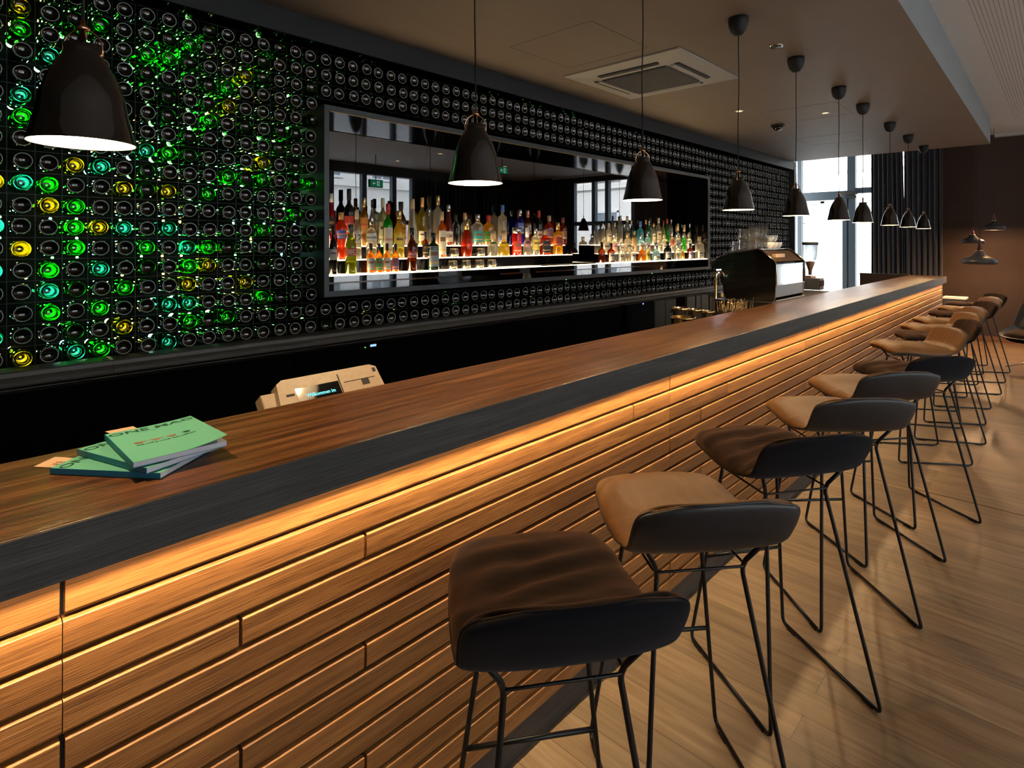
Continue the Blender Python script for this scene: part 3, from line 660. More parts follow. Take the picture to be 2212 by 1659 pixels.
def stool_parts(kind):
    NS, NT = 64, 44
    velvet_ = kind == 'velvet'
    cache = {}
    for i in range(NS+1):
        for j in range(NT+1):
            s, t = .5-.5*cos(pi*i/NS), -cos(pi*j/NT); cache[i, j] = (shell_pt(s, t), nrm(s, t), s, t)
    def layer(offfn):
        def fn(a, b_): p, n, s, t = cache[round(a*NS), round(b_*NT)]; return p+n*offfn(p, s, t)
        return fn
    def edge(s, t): q = abs(2*s-1); return max(0, 1-q**10)**.5*max(0, 1-abs(t)**10)**.5
    def puff(p, s, t):
        b0 = (.036 if s < .6 else .026)*edge(s, t)
        if .52 < s < .80: b0 -= .008*sin((s-.52)/.28*pi)
        k = noise.noise(Vector((p.x*9, p.y*7, p.z*5+3)))*.006+noise.noise(Vector((p.x*22, p.y*16, 7)))*.0022
        side = abs(t)**1.5
        fold = sin(s*95+t*7+2.5*noise.noise(Vector((p.x*10, p.y*10, 1))))*math.exp(-((s-.60)/.15)**2)*side*(.0042 if velvet_ else .0030)
        pleat = sin(t*30+5*noise.noise(Vector((p.y*6, p.z*6, 2))))*math.exp(-((s-.79)/.075)**2)*(.0014 if velvet_ else .0024)*(1-abs(t)**4)
        broad = 0
        if velvet_:
            for (cx, cy_, ang, a_) in ((.02, .0, .5, .012), (.10, -.06, .35, .008), (-.06, .05, .7, .009), (.16, .08, .2, .007), (.05, .12, 1.1, .006)):
                dx, dy = p.x-cx, p.y-cy_; w_ = dx*cos(ang)+dy*sin(ang)*.6; l_ = -dx*sin(ang)+dy*cos(ang)
                broad += a_*sin(w_*75)*math.exp(-(w_/.05)**2-(l_/.16)**2)
        rim = 0
        return b0+(k+fold+pleat+broad+rim)*min(1, edge(s, t)*1.6)
    cu = MB(); cu.grid(layer(puff), NS, NT); cu.grid(layer(lambda p, s, t: -.004*edge(s, t)), NS, NT, flip=True)
    sh_ = MB(); sh_.grid(layer(lambda p, s, t: -.0015-.0005*edge(s, t)), NS, NT)
    sh_.grid(layer(lambda p, s, t: -.0015-(.0135+.011*max(0, min(1, (.62-s)/.2)))*edge(s, t)**.7), NS, NT, flip=True)
    mats = {'velvet': (M['velvet'], M['velvetback']), 'leather': (M['leather'], M['leatherback'])}[kind]
    path = [cache[NS, j] for j in range(NT+1)]
    loop = [cache[i, 0] for i in range(NS+1)]+[cache[NS, j] for j in range(1, NT)]+[cache[i, NT] for i in range(NS, -1, -1)]+[cache[0, j] for j in range(NT-1, 0, -1)]
    pip = MB().tube([c[0]-c[1]*.0035 for c in loop], .0032 if not velvet_ else .0024, 6, closed=True)
    return cu, sh_, pip, mats
HW, HD, NXF, NXB, NY, ZNODE, ZFOOT = .2097, .2435, .1641, -.0915, .1177, .7144, .345
def make_stool(kind, name):
    t = thing(name, 'bar stool', 'bar stool', (0, 0, 0), 0, 'bar stools along the bar')
    cu, sh_, pip, (mc, ms_) = stool_parts(kind)
    s_ = cu.build('cushion', mc, t, weld=True); s2 = sh_.build('seat_shell', ms_, t, weld=True); pip.build('piping', ms_, t)
    r = .0068
    for sy in (1, -1):
        for sx, nx in ((1, NXF), (-1, NXB)):
            f = Vector((sx*HD, sy*HW, .0095)); n = Vector((nx, sy*NY, ZNODE)); top = Vector((nx+sx*.045, sy*(NY+.050), .783 if sx > 0 else .782)) if sx > 0 else Vector((nx-.050, sy*(NY+.050), .806))
            up = (n-f).normalized(); a = f+up*.030; inn = Vector((-sx, 0, 0)); b_ = f+inn*.026
            bend = [a.lerp(f, q).lerp(f.lerp(b_, q), q) for q in (0, .25, .5, .75, 1)]
            nb = [n-up*.02, n-up*.008+(top-n).normalized()*.004, n+(top-n).normalized()*.02]
            MB().tube(bend[::-1]+nb+[top], r, 8).build('leg', M['rod'], t)
        MB().tube([(HD-.025, sy*HW, .0095), (-HD+.025, sy*HW, .0095)], r, 8).build('runner', M['rod'], t)
        for sx in (1, -1): MB().rbox(sx*(HD-.055)-.022, sx*(HD-.055)+.022, sy*HW-.007, sy*HW+.007, 0, .008, .002).build('glide', M['matblack'], t)
    k = (ZFOOT-.0095)/(ZNODE-.0095); fx = HD+(NXF-HD)*k; fy = HW+(NY-HW)*k
    MB().tube([(fx, -fy, ZFOOT), (fx, fy, ZFOOT)], r*.95, 8).build('footrest', M['rod'], t)
    o_ = .010; c_ = [(NXF+o_, NY+o_), (NXB-o_, NY+o_), (NXB-o_, -NY-o_), (NXF+o_, -NY-o_)]; pts = []
    for i in range(4):
        p0, p1, p2 = [Vector((*c_[(i+j-1) % 4], ZNODE)) for j in range(3)]
        a = p1+(p0-p1).normalized()*.018; b_ = p1+(p2-p1).normalized()*.018
        pts += [a.lerp(p1, q).lerp(p1.lerp(b_, q), q) for q in (0, .33, .66, 1)]
    MB().tube(pts, .0036, 6, closed=True).build('seat_ring', M['rod'], t)
    return t
poses = [(.963, .797, 53.8, 'v', 'brown velvet bar stool nearest the camera, its black back turned to us'),
         (1.529, .777, 50.5, 'l', 'tan leather bar stool nearest the camera, black leather back, just behind the first velvet stool'),
         (2.213, .760, 56.3, 'v', 'brown velvet bar stool second of the velvet ones, between two tan leather stools'),
         (2.87, .738, 46.2, 'l', 'tan leather bar stool second of the tan ones, right behind the second velvet stool'),
         (3.531, .740, 49.7, 'l', 'tan leather bar stool third of the tan ones, last whose black leather back faces us'),
         (4.142, .655, 52.5, 'v', 'brown velvet bar stool third of the velvet ones, pulled slightly out from the bar row'),
         (5.248, .785, 125.7, 'l', 'tan leather bar stool first of those turned the other way, pleated seat back showing'),
         (5.909, .750, 116.9, 'v', 'dark velvet bar stool directly behind the first turned tan stool'),
         (6.512, .804, 122.9, 'l', 'tan leather bar stool, nearer of the two standing in a row beyond the dark one'),
         (7.168, .814, 121.0, 'l', 'tan leather bar stool, farther of the two standing in a row beyond the dark one'),
         (7.92, .785, 122.0, 'v', 'dark velvet bar stool third from the far end of the row'),
         (8.607, .791, 122.3, 'l', 'tan leather bar stool last but one in the row, near the bar end'),
         (9.294, .790, 125.1, 'v', 'dark velvet bar stool at the very far end of the row')]
protos = {}
for x, y, a, k, lab in poses:
    if k not in protos: o = protos[k] = make_stool('velvet' if k == 'v' else 'leather', 'bar_stool')
    else: o = copy_tree(protos[k])
    o.location = (x, y, 0); o.rotation_euler = (0, 0, radians(a)); tag(o, lab, 'bar stool', 'bar stools along the bar')

# ------------------------------------------------------------------ pendant lamps over the bar
YP = 1.45; RS = .093; ZB = 1.782
SH = [(1.0, 0), (.975, .06), (.925, .283), (.88, .47), (.84, .66), (.80, .90), (.775, 1.04), (.71, 1.23), (.645, 1.42), (.56, 1.60), (.455, 1.79), (.385, 1.91), (.352, 1.98), (.345, 2.0), (.345, 2.15)]
cord_mat = flat('black_cord', (.012, .012, .012), .7)
def make_pendant():
    p = thing('pendant_lamp', 'pendant', 'pendant lamp', (0, 0, 0), 0, 'black pendant lamps over the bar')
    outer = [(r*RS, z*RS) for r, z in SH]; inner = [((r*RS-.0022) if r > .02 else 0, z*RS) for r, z in SH[:-2]]
    MB().lathe(outer+[(.02, 2.15*RS), (.0, 2.15*RS)], 64).build('shade', M['shade'], p)
    MB().lathe([(RS, 0), (RS-.0022, 0)]+inner+[(.0, 1.9*RS)], 64).build('shade_lining', M['white'], p)['label'] = 'white inside of the shade'
    MB().lathe([(0, .055), (.016, .058), (.026, .072), (.028, .088), (.022, .108), (.014, .125), (.013, .15), (0, .15)], 20).build('bulb', M['bulb'], p)
    zt_ = 2.15*RS; pts = []
    for i in range(21):
        a = pi*i/20; pts.append((cos(a)*.036, 0, zt_-.008+sin(a)*.040))
    MB().tube([(.036, 0, zt_-.022)]+pts+[(-.036, 0, zt_-.022)], .0018, 8).build('bow', M['copper'], p)
    for sx in (1, -1): MB().lathe([(0, -.003), (.004, -.003), (.004, .003), (0, .003)], 10, M=Matrix.Translation((sx*.034, 0, zt_-.018))@Matrix.Rotation(pi/2, 4, 'Y')).build('bow_pin', M['copper'], p)
    MB().lathe([(0, zt_), (.0065, zt_), (.006, zt_+.030), (.012, zt_+.031), (.013, zt_+.036), (.006, zt_+.040), (.005, zt_+.050), (0, zt_+.050)], 16).build('socket', M['copper'], p)
    tag_h = ZC-ZB
    cz = tag_h-.118
    R_ = random.Random(2); cp = []
    for i in range(16):
        q = i/15; z = zt_+.048+(cz+.006-zt_-.048)*q; cp.append((.0025*sin(q*9+1)*(q*(1-q)*4), .0025*sin(q*7)*(q*(1-q)*4), z))
    MB().tube(cp, .0030, 6).build('cord', cord_mat, p)
    MB().lathe([(.0, cz+.008), (.008, cz+.008), (.026, cz+.014), (.045, cz+.034), (.056, cz+.066), (.060, cz+.098), (.058, tag_h-.001), (0, tag_h-.001)], 32).build('canopy', M['matblack'], p)
    return p
pp = None
pl = ['nearest black pendant lamp, hanging large at the left before the bottle wall', 'second black pendant lamp, hanging before the left half of the mirror', 'third black pendant lamp, hanging before the right half of the mirror',
      'fourth black pendant lamp, hanging before the bottles right of the mirror', 'fifth black pendant lamp, hanging at the end of the bottle wall above the coffee machine', 'sixth black pendant lamp, hanging before the glazed door',
      'seventh black pendant lamp, hanging before the narrow window pane', 'eighth black pendant lamp, first of the three before the dark curtains', 'ninth black pendant lamp, middle one of the three before the dark curtains', 'tenth black pendant lamp, farthest, last of the three before the dark curtains']
for i, u in enumerate([179, 1027, 1388, 1595, 1719.5, 1812, 1864, 1922.5, 1962, 1995]):
    if pp is None: o = pp = make_pendant()
    else: o = copy_tree(pp)
    x = x_at(u, YP); o.location = (x, YP, ZB); o['label'] = pl[i]
    o.rotation_euler = (0, 0, radians([-35, -35, -30, 10, 60, -30, 80, -25, -20, -15][i]))
    l = bpy.data.lights.new('pendant_light', 'POINT'); l.energy = 20; l.color = (1, .66, .33); l.shadow_soft_size = .012
    lo = bpy.data.objects.new('pendant_light', l); COL.objects.link(lo); lo.location = (x, YP, ZB+.038)

# ------------------------------------------------------------------ bottles on the lit shelves
def tint(name, col, k=.45, rough=.05):
    # coloured liquid in clear glass: part refracting, part softly translucent so that the shelf light fills it
    m, nt, b, o = new_mat(name); nt.nodes.remove(b)
    g = N(nt, 'ShaderNodeBsdfGlass'); g.inputs['Color'].default_value = (*col, 1); g.inputs['Roughness'].default_value = rough; g.inputs['IOR'].default_value = 1.35
    t = N(nt, 'ShaderNodeBsdfTranslucent'); t.inputs[0].default_value = (*col, 1); mx = N(nt, 'ShaderNodeMixShader'); mx.inputs[0].default_value = k
    gg = N(nt, 'ShaderNodeBsdfGlossy'); gg.inputs['Roughness'].default_value = .06; m2 = N(nt, 'ShaderNodeMixShader'); m2.inputs[0].default_value = .06
    nt.links.new(g.outputs[0], mx.inputs[1]); nt.links.new(t.outputs[0], mx.inputs[2]); nt.links.new(mx.outputs[0], m2.inputs[1]); nt.links.new(gg.outputs[0], m2.inputs[2])
    nt.links.new(m2.outputs[0], o.inputs[0]); return m
TI = {k: tint('bottle_'+k, c, kk) for k, (c, kk) in {
    'clear': ((.95, .90, .80), .35), 'frost': ((.92, .84, .68), .85), 'yellow': ((.95, .78, .16), .5), 'amber': ((.90, .42, .06), .5), 'orange': ((.95, .20, .04), .55),
    'red': ((.85, .04, .03), .5), 'cognac': ((.55, .11, .02), .5), 'green': ((.10, .60, .08), .5), 'olive': ((.38, .42, .05), .45), 'blue': ((.08, .06, .60), .5),
    'aqua': ((.22, .62, .72), .5), 'sky': ((.60, .80, .85), .45), 'gold': ((.95, .60, .10), .55), 'brown': ((.28, .09, .02), .4), 'pale': ((.95, .92, .62), .45)}.items()}
TI['black'] = flat('bottle_black', (.012, .010, .008), .1); TI['stone'] = flat('bottle_stoneware', (.55, .33, .14), .5); TI['darkgreen'] = flat('bottle_darkgreen', (.010, .028, .012), .1)
LC = {k: flat('label_'+k, c, .6) for k, c in {'cream': (.82, .74, .56), 'white': (.85, .84, .80), 'black': (.03, .03, .03), 'red': (.62, .06, .04), 'orange': (.85, .35, .08), 'yellow': (.85, .68, .10), 'teal': (.05, .36, .34),
      'blue': (.08, .12, .45), 'purple': (.22, .10, .22), 'silver': (.55, .57, .55), 'green': (.08, .40, .12), 'lav': (.55, .50, .70), 'grey': (.38, .42, .38), 'brown': (.25, .12, .06), 'gold': (.75, .52, .20), 'pink': (.75, .35, .35)}.items()}
CM = {k: flat('cap_'+k, c, r, m_) for k, (c, r, m_) in {'cream': ((.75, .68, .5), .5, 0), 'black': ((.02, .02, .02), .4, 0), 'gold': ((.85, .6, .25), .3, .8), 'red': ((.65, .05, .04), .4, 0), 'silver': ((.7, .7, .68), .25, .9), 'cork': ((.60, .42, .22), .7, 0),
      'blue': ((.12, .22, .6), .4, .2), 'copper': ((.75, .38, .2), .35, .6), 'orange': ((.8, .4, .12), .5, 0), 'grey': ((.10, .11, .11), .45, 0), 'yellow': ((.8, .7, .15), .5, 0), 'white': ((.8, .8, .78), .4, 0), 'burgundy': ((.22, .04, .03), .4, 0)}.items()}
SHP = {  # (radius, height) of the glass, both normalised; sq: squareness
 'wine':   ([(0, .0), (.42, .0), (.5, .008), (.5, .52), (.47, .60), (.34, .68), (.21, .74), (.19, .80), (.18, .93)], 0),
 'should': ([(0, .0), (.42, .0), (.5, .01), (.5, .58), (.47, .65), (.34, .70), (.22, .73), (.18, .77), (.17, .90)], 0),
 'square': ([(0, .0), (.44, .0), (.5, .01), (.5, .60), (.45, .67), (.26, .71), (.19, .74), (.18, .88)], 1),
 'flute':  ([(0, .0), (.40, .0), (.46, .01), (.5, .22), (.46, .42), (.34, .60), (.22, .76), (.17, .88), (.16, .93)], 0),
 'tall':   ([(0, .0), (.44, .0), (.5, .01), (.5, .66), (.44, .71), (.24, .745), (.17, .78), (.16, .92)], 0),
 'cognac': ([(0, .0), (.34, .0), (.38, .02), (.5, .22), (.49, .36), (.38, .56), (.24, .70), (.17, .78), (.16, .86)], 0),
 'squat':  ([(0, .0), (.44, .0), (.5, .02), (.49, .34), (.42, .47), (.26, .54), (.19, .58), (.18, .76)], 0),
 'waist':  ([(0, .0), (.36, .0), (.40, .01), (.34, .30), (.36, .46), (.48, .58), (.50, .68), (.40, .76), (.24, .82), (.19, .86), (.18, .94)], 0),
 'jug':    ([(0, .0), (.44, .0), (.5, .02), (.5, .52), (.44, .62), (.22, .68), (.16, .71), (.16, .86)], 0),
 'jar':    ([(0, .0), (.44, .0), (.5, .01), (.5, .76), (.46, .81), (.38, .83), (.38, .86)], 0)}
YC = [(a+b)/2 for a, b in YT]; TZ = [T0, T1, T2]; BASEM = {}
def shelf_bottle(name, lab, cat, group, u, tier, vtop, wpx, shp, glass_, cap, label, txt=None, tcol='black', lab_h=(.12, .46), name_='liquor_bottle', jit=0):
    y = YC[tier]+jit; x = x_at(u, y); d = depth(x, y); hgt = z_at(vtop, x, y)-TZ[tier]; wd = wpx*d/F*.94; wd = min(wd, .094)
    prof, sq = SHP[shp]; b_ = thing(name_, lab, cat, (x, y, TZ[tier]+.0004), 0, group)
    n = 24; gp = [(max(.0004, r*wd), z*hgt) for r, z in prof]; top = gp[-1]
    prof_ = gp+[(.0004, top[1])]
    rotM = Matrix.Rotation(radians(-20), 4, 'Z') if sq else Matrix.Identity(4)
    MB().lathe(prof_, n, sq=sq, M=rotM).build('glass', TI[glass_], b_)
    cr = top[0]*1.28; c0 = top[1]-.030*(hgt/.3)
    MB().lathe([(top[0]*1.03, c0), (cr, c0+.001), (cr, hgt-.003), (cr*.86, hgt), (.0003, hgt)], 16).build('cap', CM[cap], b_)
    if label:
        z0, z1 = lab_h[0]*hgt, lab_h[1]*hgt; am = radians(-115); aw = radians(62)
        def rad(z):
            q = z/hgt
            for (r0, a0), (r1, a1) in zip(prof, prof[1:]):
                if a0 <= q <= a1 and a1 > a0: return (r0+(r1-r0)*(q-a0)/(a1-a0))*wd
            return prof[-1][0]*wd
        def on(a, z, off=.0010):
            if sq:
                c, s_ = cos(a-radians(-20)), sin(a-radians(-20)); g = (abs(c)**8+abs(s_)**8)**(-1/8); r = rad(z)*g*.94+off
                return (r*cos(a), r*sin(a), z)
            r = rad(z)+off; return (r*cos(a), r*sin(a), z)
        mb = MB().grid(lambda a, b2: on(am+(a*2-1)*aw, z0+b2*(z1-z0)), 14, 3, 0); mats = [LC[label]]
        if txt:
            mats.append(LC[tcol]); ww = len(txt)*.6; sc = min(aw*1.7*wd*.5/ww*1.15, (z1-z0)*.55)
            put_text(mb, txt, lambda tx, ty: on(am+tx*sc/(wd*.5), (z0*.45+z1*.55)+ty*sc*1.25, .0018), 1)
            mats.append(LC['gold']); mb.grid(lambda a, b2: on(am+(a*2-1)*aw, z0+(z1-z0)*(.12+.10*b2), .0016), 14, 1, 2)
        else:
            mats += [LC['brown'], LC['gold']]
            mb.grid(lambda a, b2: on(am+(a*2-1)*aw*.6, z0+(z1-z0)*(.55+.18*b2), .0016), 10, 1, 1); mb.grid(lambda a, b2: on(am+(a*2-1)*aw*.8, z0+(z1-z0)*(.15+.08*b2), .0016), 10, 1, 2)
        mb.build('label', mats, b_)
    return b_
GL, GR = 'liquor bottles on the left half of the lit shelf', 'liquor bottles on the right half of the lit shelf'
row = ['bottom shelf', 'middle step', 'top step']
LB = [  # u, tier, vtop, width px, shape, glass, cap, label, text, text colour, label span, look
 (716, 2, 418, 18, 'wine', 'red', 'cream', 'black', None, 'white', (.25, .55), 'red bottle with a tall cream cap and striped label'),
 (754, 2, 408, 23, 'should', 'black', 'black', 'red', 'RAMAZZOTTI', 'white', (.20, .52), 'black bottle with a red and black lettered label'),
 (786, 2, 427, 20, 'should', 'gold', 'gold', 'orange', 'AVERNA', 'red', (.25, .58), 'golden bottle with gold foil neck and red lettered orange label'),
 (804, 2, 432, 13, 'wine', 'clear', 'black', 'red', None, 'white', (.25, .45), 'slim clear bottle with a black cap and red label'),
 (827, 2, 428, 20, 'should', 'pale', 'cream', 'cream', None, 'black', (.15, .50), 'pale yellow bottle with a pinkish cream cap and cream label'),
 (866, 2, 436, 24, 'wine', 'brown', 'black', 'orange', None, 'black', (.20, .50), 'brown bottle with black cap partly behind a yellow one'),
 (912, 2, 427, 19, 'should', 'yellow', 'orange', 'cream', None, 'black', (.10, .30), 'yellow bottle with a long yellow foiled neck'),
 (927, 2, 452, 14, 'flute', 'clear', 'silver', None, None, 'black', (.1, .3), 'clear conical bottle with grey stopper and loop handle'),
 (946, 2, 423, 20, 'tall', 'frost', 'gold', None, None, 'black', (.1, .3), 'tall frosted beige bottle with a round gold stopper'),
 (969, 2, 442, 21, 'flute', 'cognac', 'silver', 'cream', 'REMY', 'brown', (.08, .34), 'dark red tapered bottle with silver gold neck'),
 (985, 2, 465, 11, 'wine', 'black', 'black', None, None, 'black', (.1, .3), 'slim black bottle between the tapered red one and the cognac decanter'),
 (1004, 2, 460, 18, 'should', 'clear', 'orange', 'black', None, 'black', (.1, .4), 'clear bottle with orange cap behind the cognac decanter'),
 (1032, 2, 463, 28, 'should', 'clear', 'silver', 'teal', None, 'white', (.12, .46), 'wide clear bottle with a teal label and silver cap'),
 (1055, 2, 465, 24, 'should', 'gold', 'red', 'green', None, 'yellow', (.12, .46), 'wide golden bottle with a red banded neck'),
 (1085.5, 2, 443, 21, 'tall', 'frost', 'blue', 'blue', None, 'black', (.08, .24), 'tall frosted bottle with a blue cap'),
 (1124, 2, 453, 17, 'tall', 'blue', 'silver', 'blue', 'SKYY', 'white', (.30, .62), 'cobalt blue bottle with white letters and silver cap'),
 (1140, 2, 455, 17, 'should', 'brown', 'copper', 'brown', '42', 'white', (.30, .62), 'amber brown bottle with copper neck and white numerals'),
 (1164, 2, 455, 16, 'should', 'black', 'red', 'cream', None, 'black', (.10, .40), 'black bottle with a red cap and cream label'),
 (1186, 2, 466, 21, 'should', 'cognac', 'cork', 'purple', None, 'black', (.20, .55), 'dark amber bottle with cork and purple label'),
 (1216, 2, 470, 18, 'should', 'cognac', 'burgundy', 'brown', None, 'black', (.20, .50), 'dim dark red bottle last at the right end'),
 (737, 1, 459, 25, 'waist', 'orange', 'orange', 'blue', 'Aperol', 'orange', (.44, .62), 'waisted bright orange-red bottle with a dark blue label'),
 (771, 1, 453, 20, 'should', 'clear', 'cream', 'cream', '12', 'black', (.26, .56), 'clear bottle with numerals and a red banded cream label'),
 (802.5, 1, 468, 24, 'should', 'clear', 'silver', 'white', 'MOLINARI', 'black', (.38, .60), 'clear round shouldered bottle with black letters on white'),
 (838, 1, 440, 22, 'should', 'green', 'red', 'cream', 'LUXARDO', 'red', (.08, .56), 'green bottle with a red cap and a long cream label'),
 (862, 1, 455, 24, 'wine', 'yellow', 'gold', 'yellow', None, 'red', (.22, .50), 'bright yellow bottle with gold cap and round red emblem'),
 (891, 1, 430, 25, 'flute', 'clear', 'cork', 'black', None, 'black', (.10, .25), 'tall clear tapering bottle with cork stopper'),
 (919, 1, 500, 15, 'jug', 'brown', 'black', 'black', None, 'gold', (.10, .55), 'dark brown bottle half behind the square green-black one'),
 (955, 1, 457, 19, 'should', 'amber', 'cork', 'cream', None, 'black', (.06, .58), 'amber bottle with a long cream label'),
 (1008, 1, 478, 32, 'cognac', 'cognac', 'gold', None, None, 'black', (.1, .3), 'teardrop shaped cognac decanter with gold stopper'),
 (1065, 1, 499, 26, 'squat', 'clear', 'cork', 'green', None, 'black', (.48, .56), 'squat clear bottle with green ribbon and cork'),
 (1089, 1, 499, 27, 'squat', 'yellow', 'cork', 'yellow', None, 'black', (.48, .56), 'squat yellow bottle with yellow ribbon and cork'),
 (1116, 1, 491, 22, 'jar', 'red', 'silver', 'red', None, 'white', (.10, .50), 'straight sided bright red bottle with a wide silver cap'),
 (1139, 1, 492, 19, 'squat', 'clear', 'white', 'pink', None, 'black', (.30, .60), 'clear bottle with pinkish printed label'),
 (1157, 1, 493, 19, 'should', 'clear', 'silver', 'yellow', None, 'blue', (.20, .58), 'clear bottle with yellow and blue ribbon label'),
 (1178, 1, 496, 20, 'square', 'cognac', 'cork', 'black', None, 'gold', (.10, .55), 'square dark amber bottle with a black label'),
 (1205, 1, 481, 19, 'square', 'gold', 'gold', 'red', None, 'white', (.28, .55), 'square golden bottle with a slanted red label'),
 (720, 0, 488, 18, 'wine', 'black', 'black', 'silver', None, 'red', (.30, .52), 'black bottle with a round silver label at the left end'),
 (758, 0, 485, 25, 'wine', 'olive', 'grey', 'red', 'SEC', 'white', (.36, .52), 'olive green bottle with silver neck and red label'),
 (801, 0, 526, 19, 'jug', 'amber', 'black', 'grey', None, 'black', (.10, .50), 'small amber bitters bottle, leftmost of four'),
 (819, 0, 526, 17, 'jug', 'amber', 'black', 'green', None, 'black', (.10, .50), 'small amber bitters bottle, second of four'),
 (836, 0, 526, 17, 'jug', 'amber', 'black', 'cream', None, 'black', (.10, .50), 'small amber bitters bottle, third of four'),
 (854, 0, 527, 16, 'jug', 'amber', 'black', 'purple', None, 'black', (.10, .50), 'small amber bitters bottle, rightmost of four'),
 (890, 0, 492, 22, 'wine', 'brown', 'black', 'red', 'BAILEYS', 'white', (.30, .46), 'dark brown cream liqueur bottle with a red label'),
 (936, 0, 503, 23, 'square', 'darkgreen', 'black', 'grey', None, 'white', (.10, .64), 'square green-black bottle with a tall grey label')]
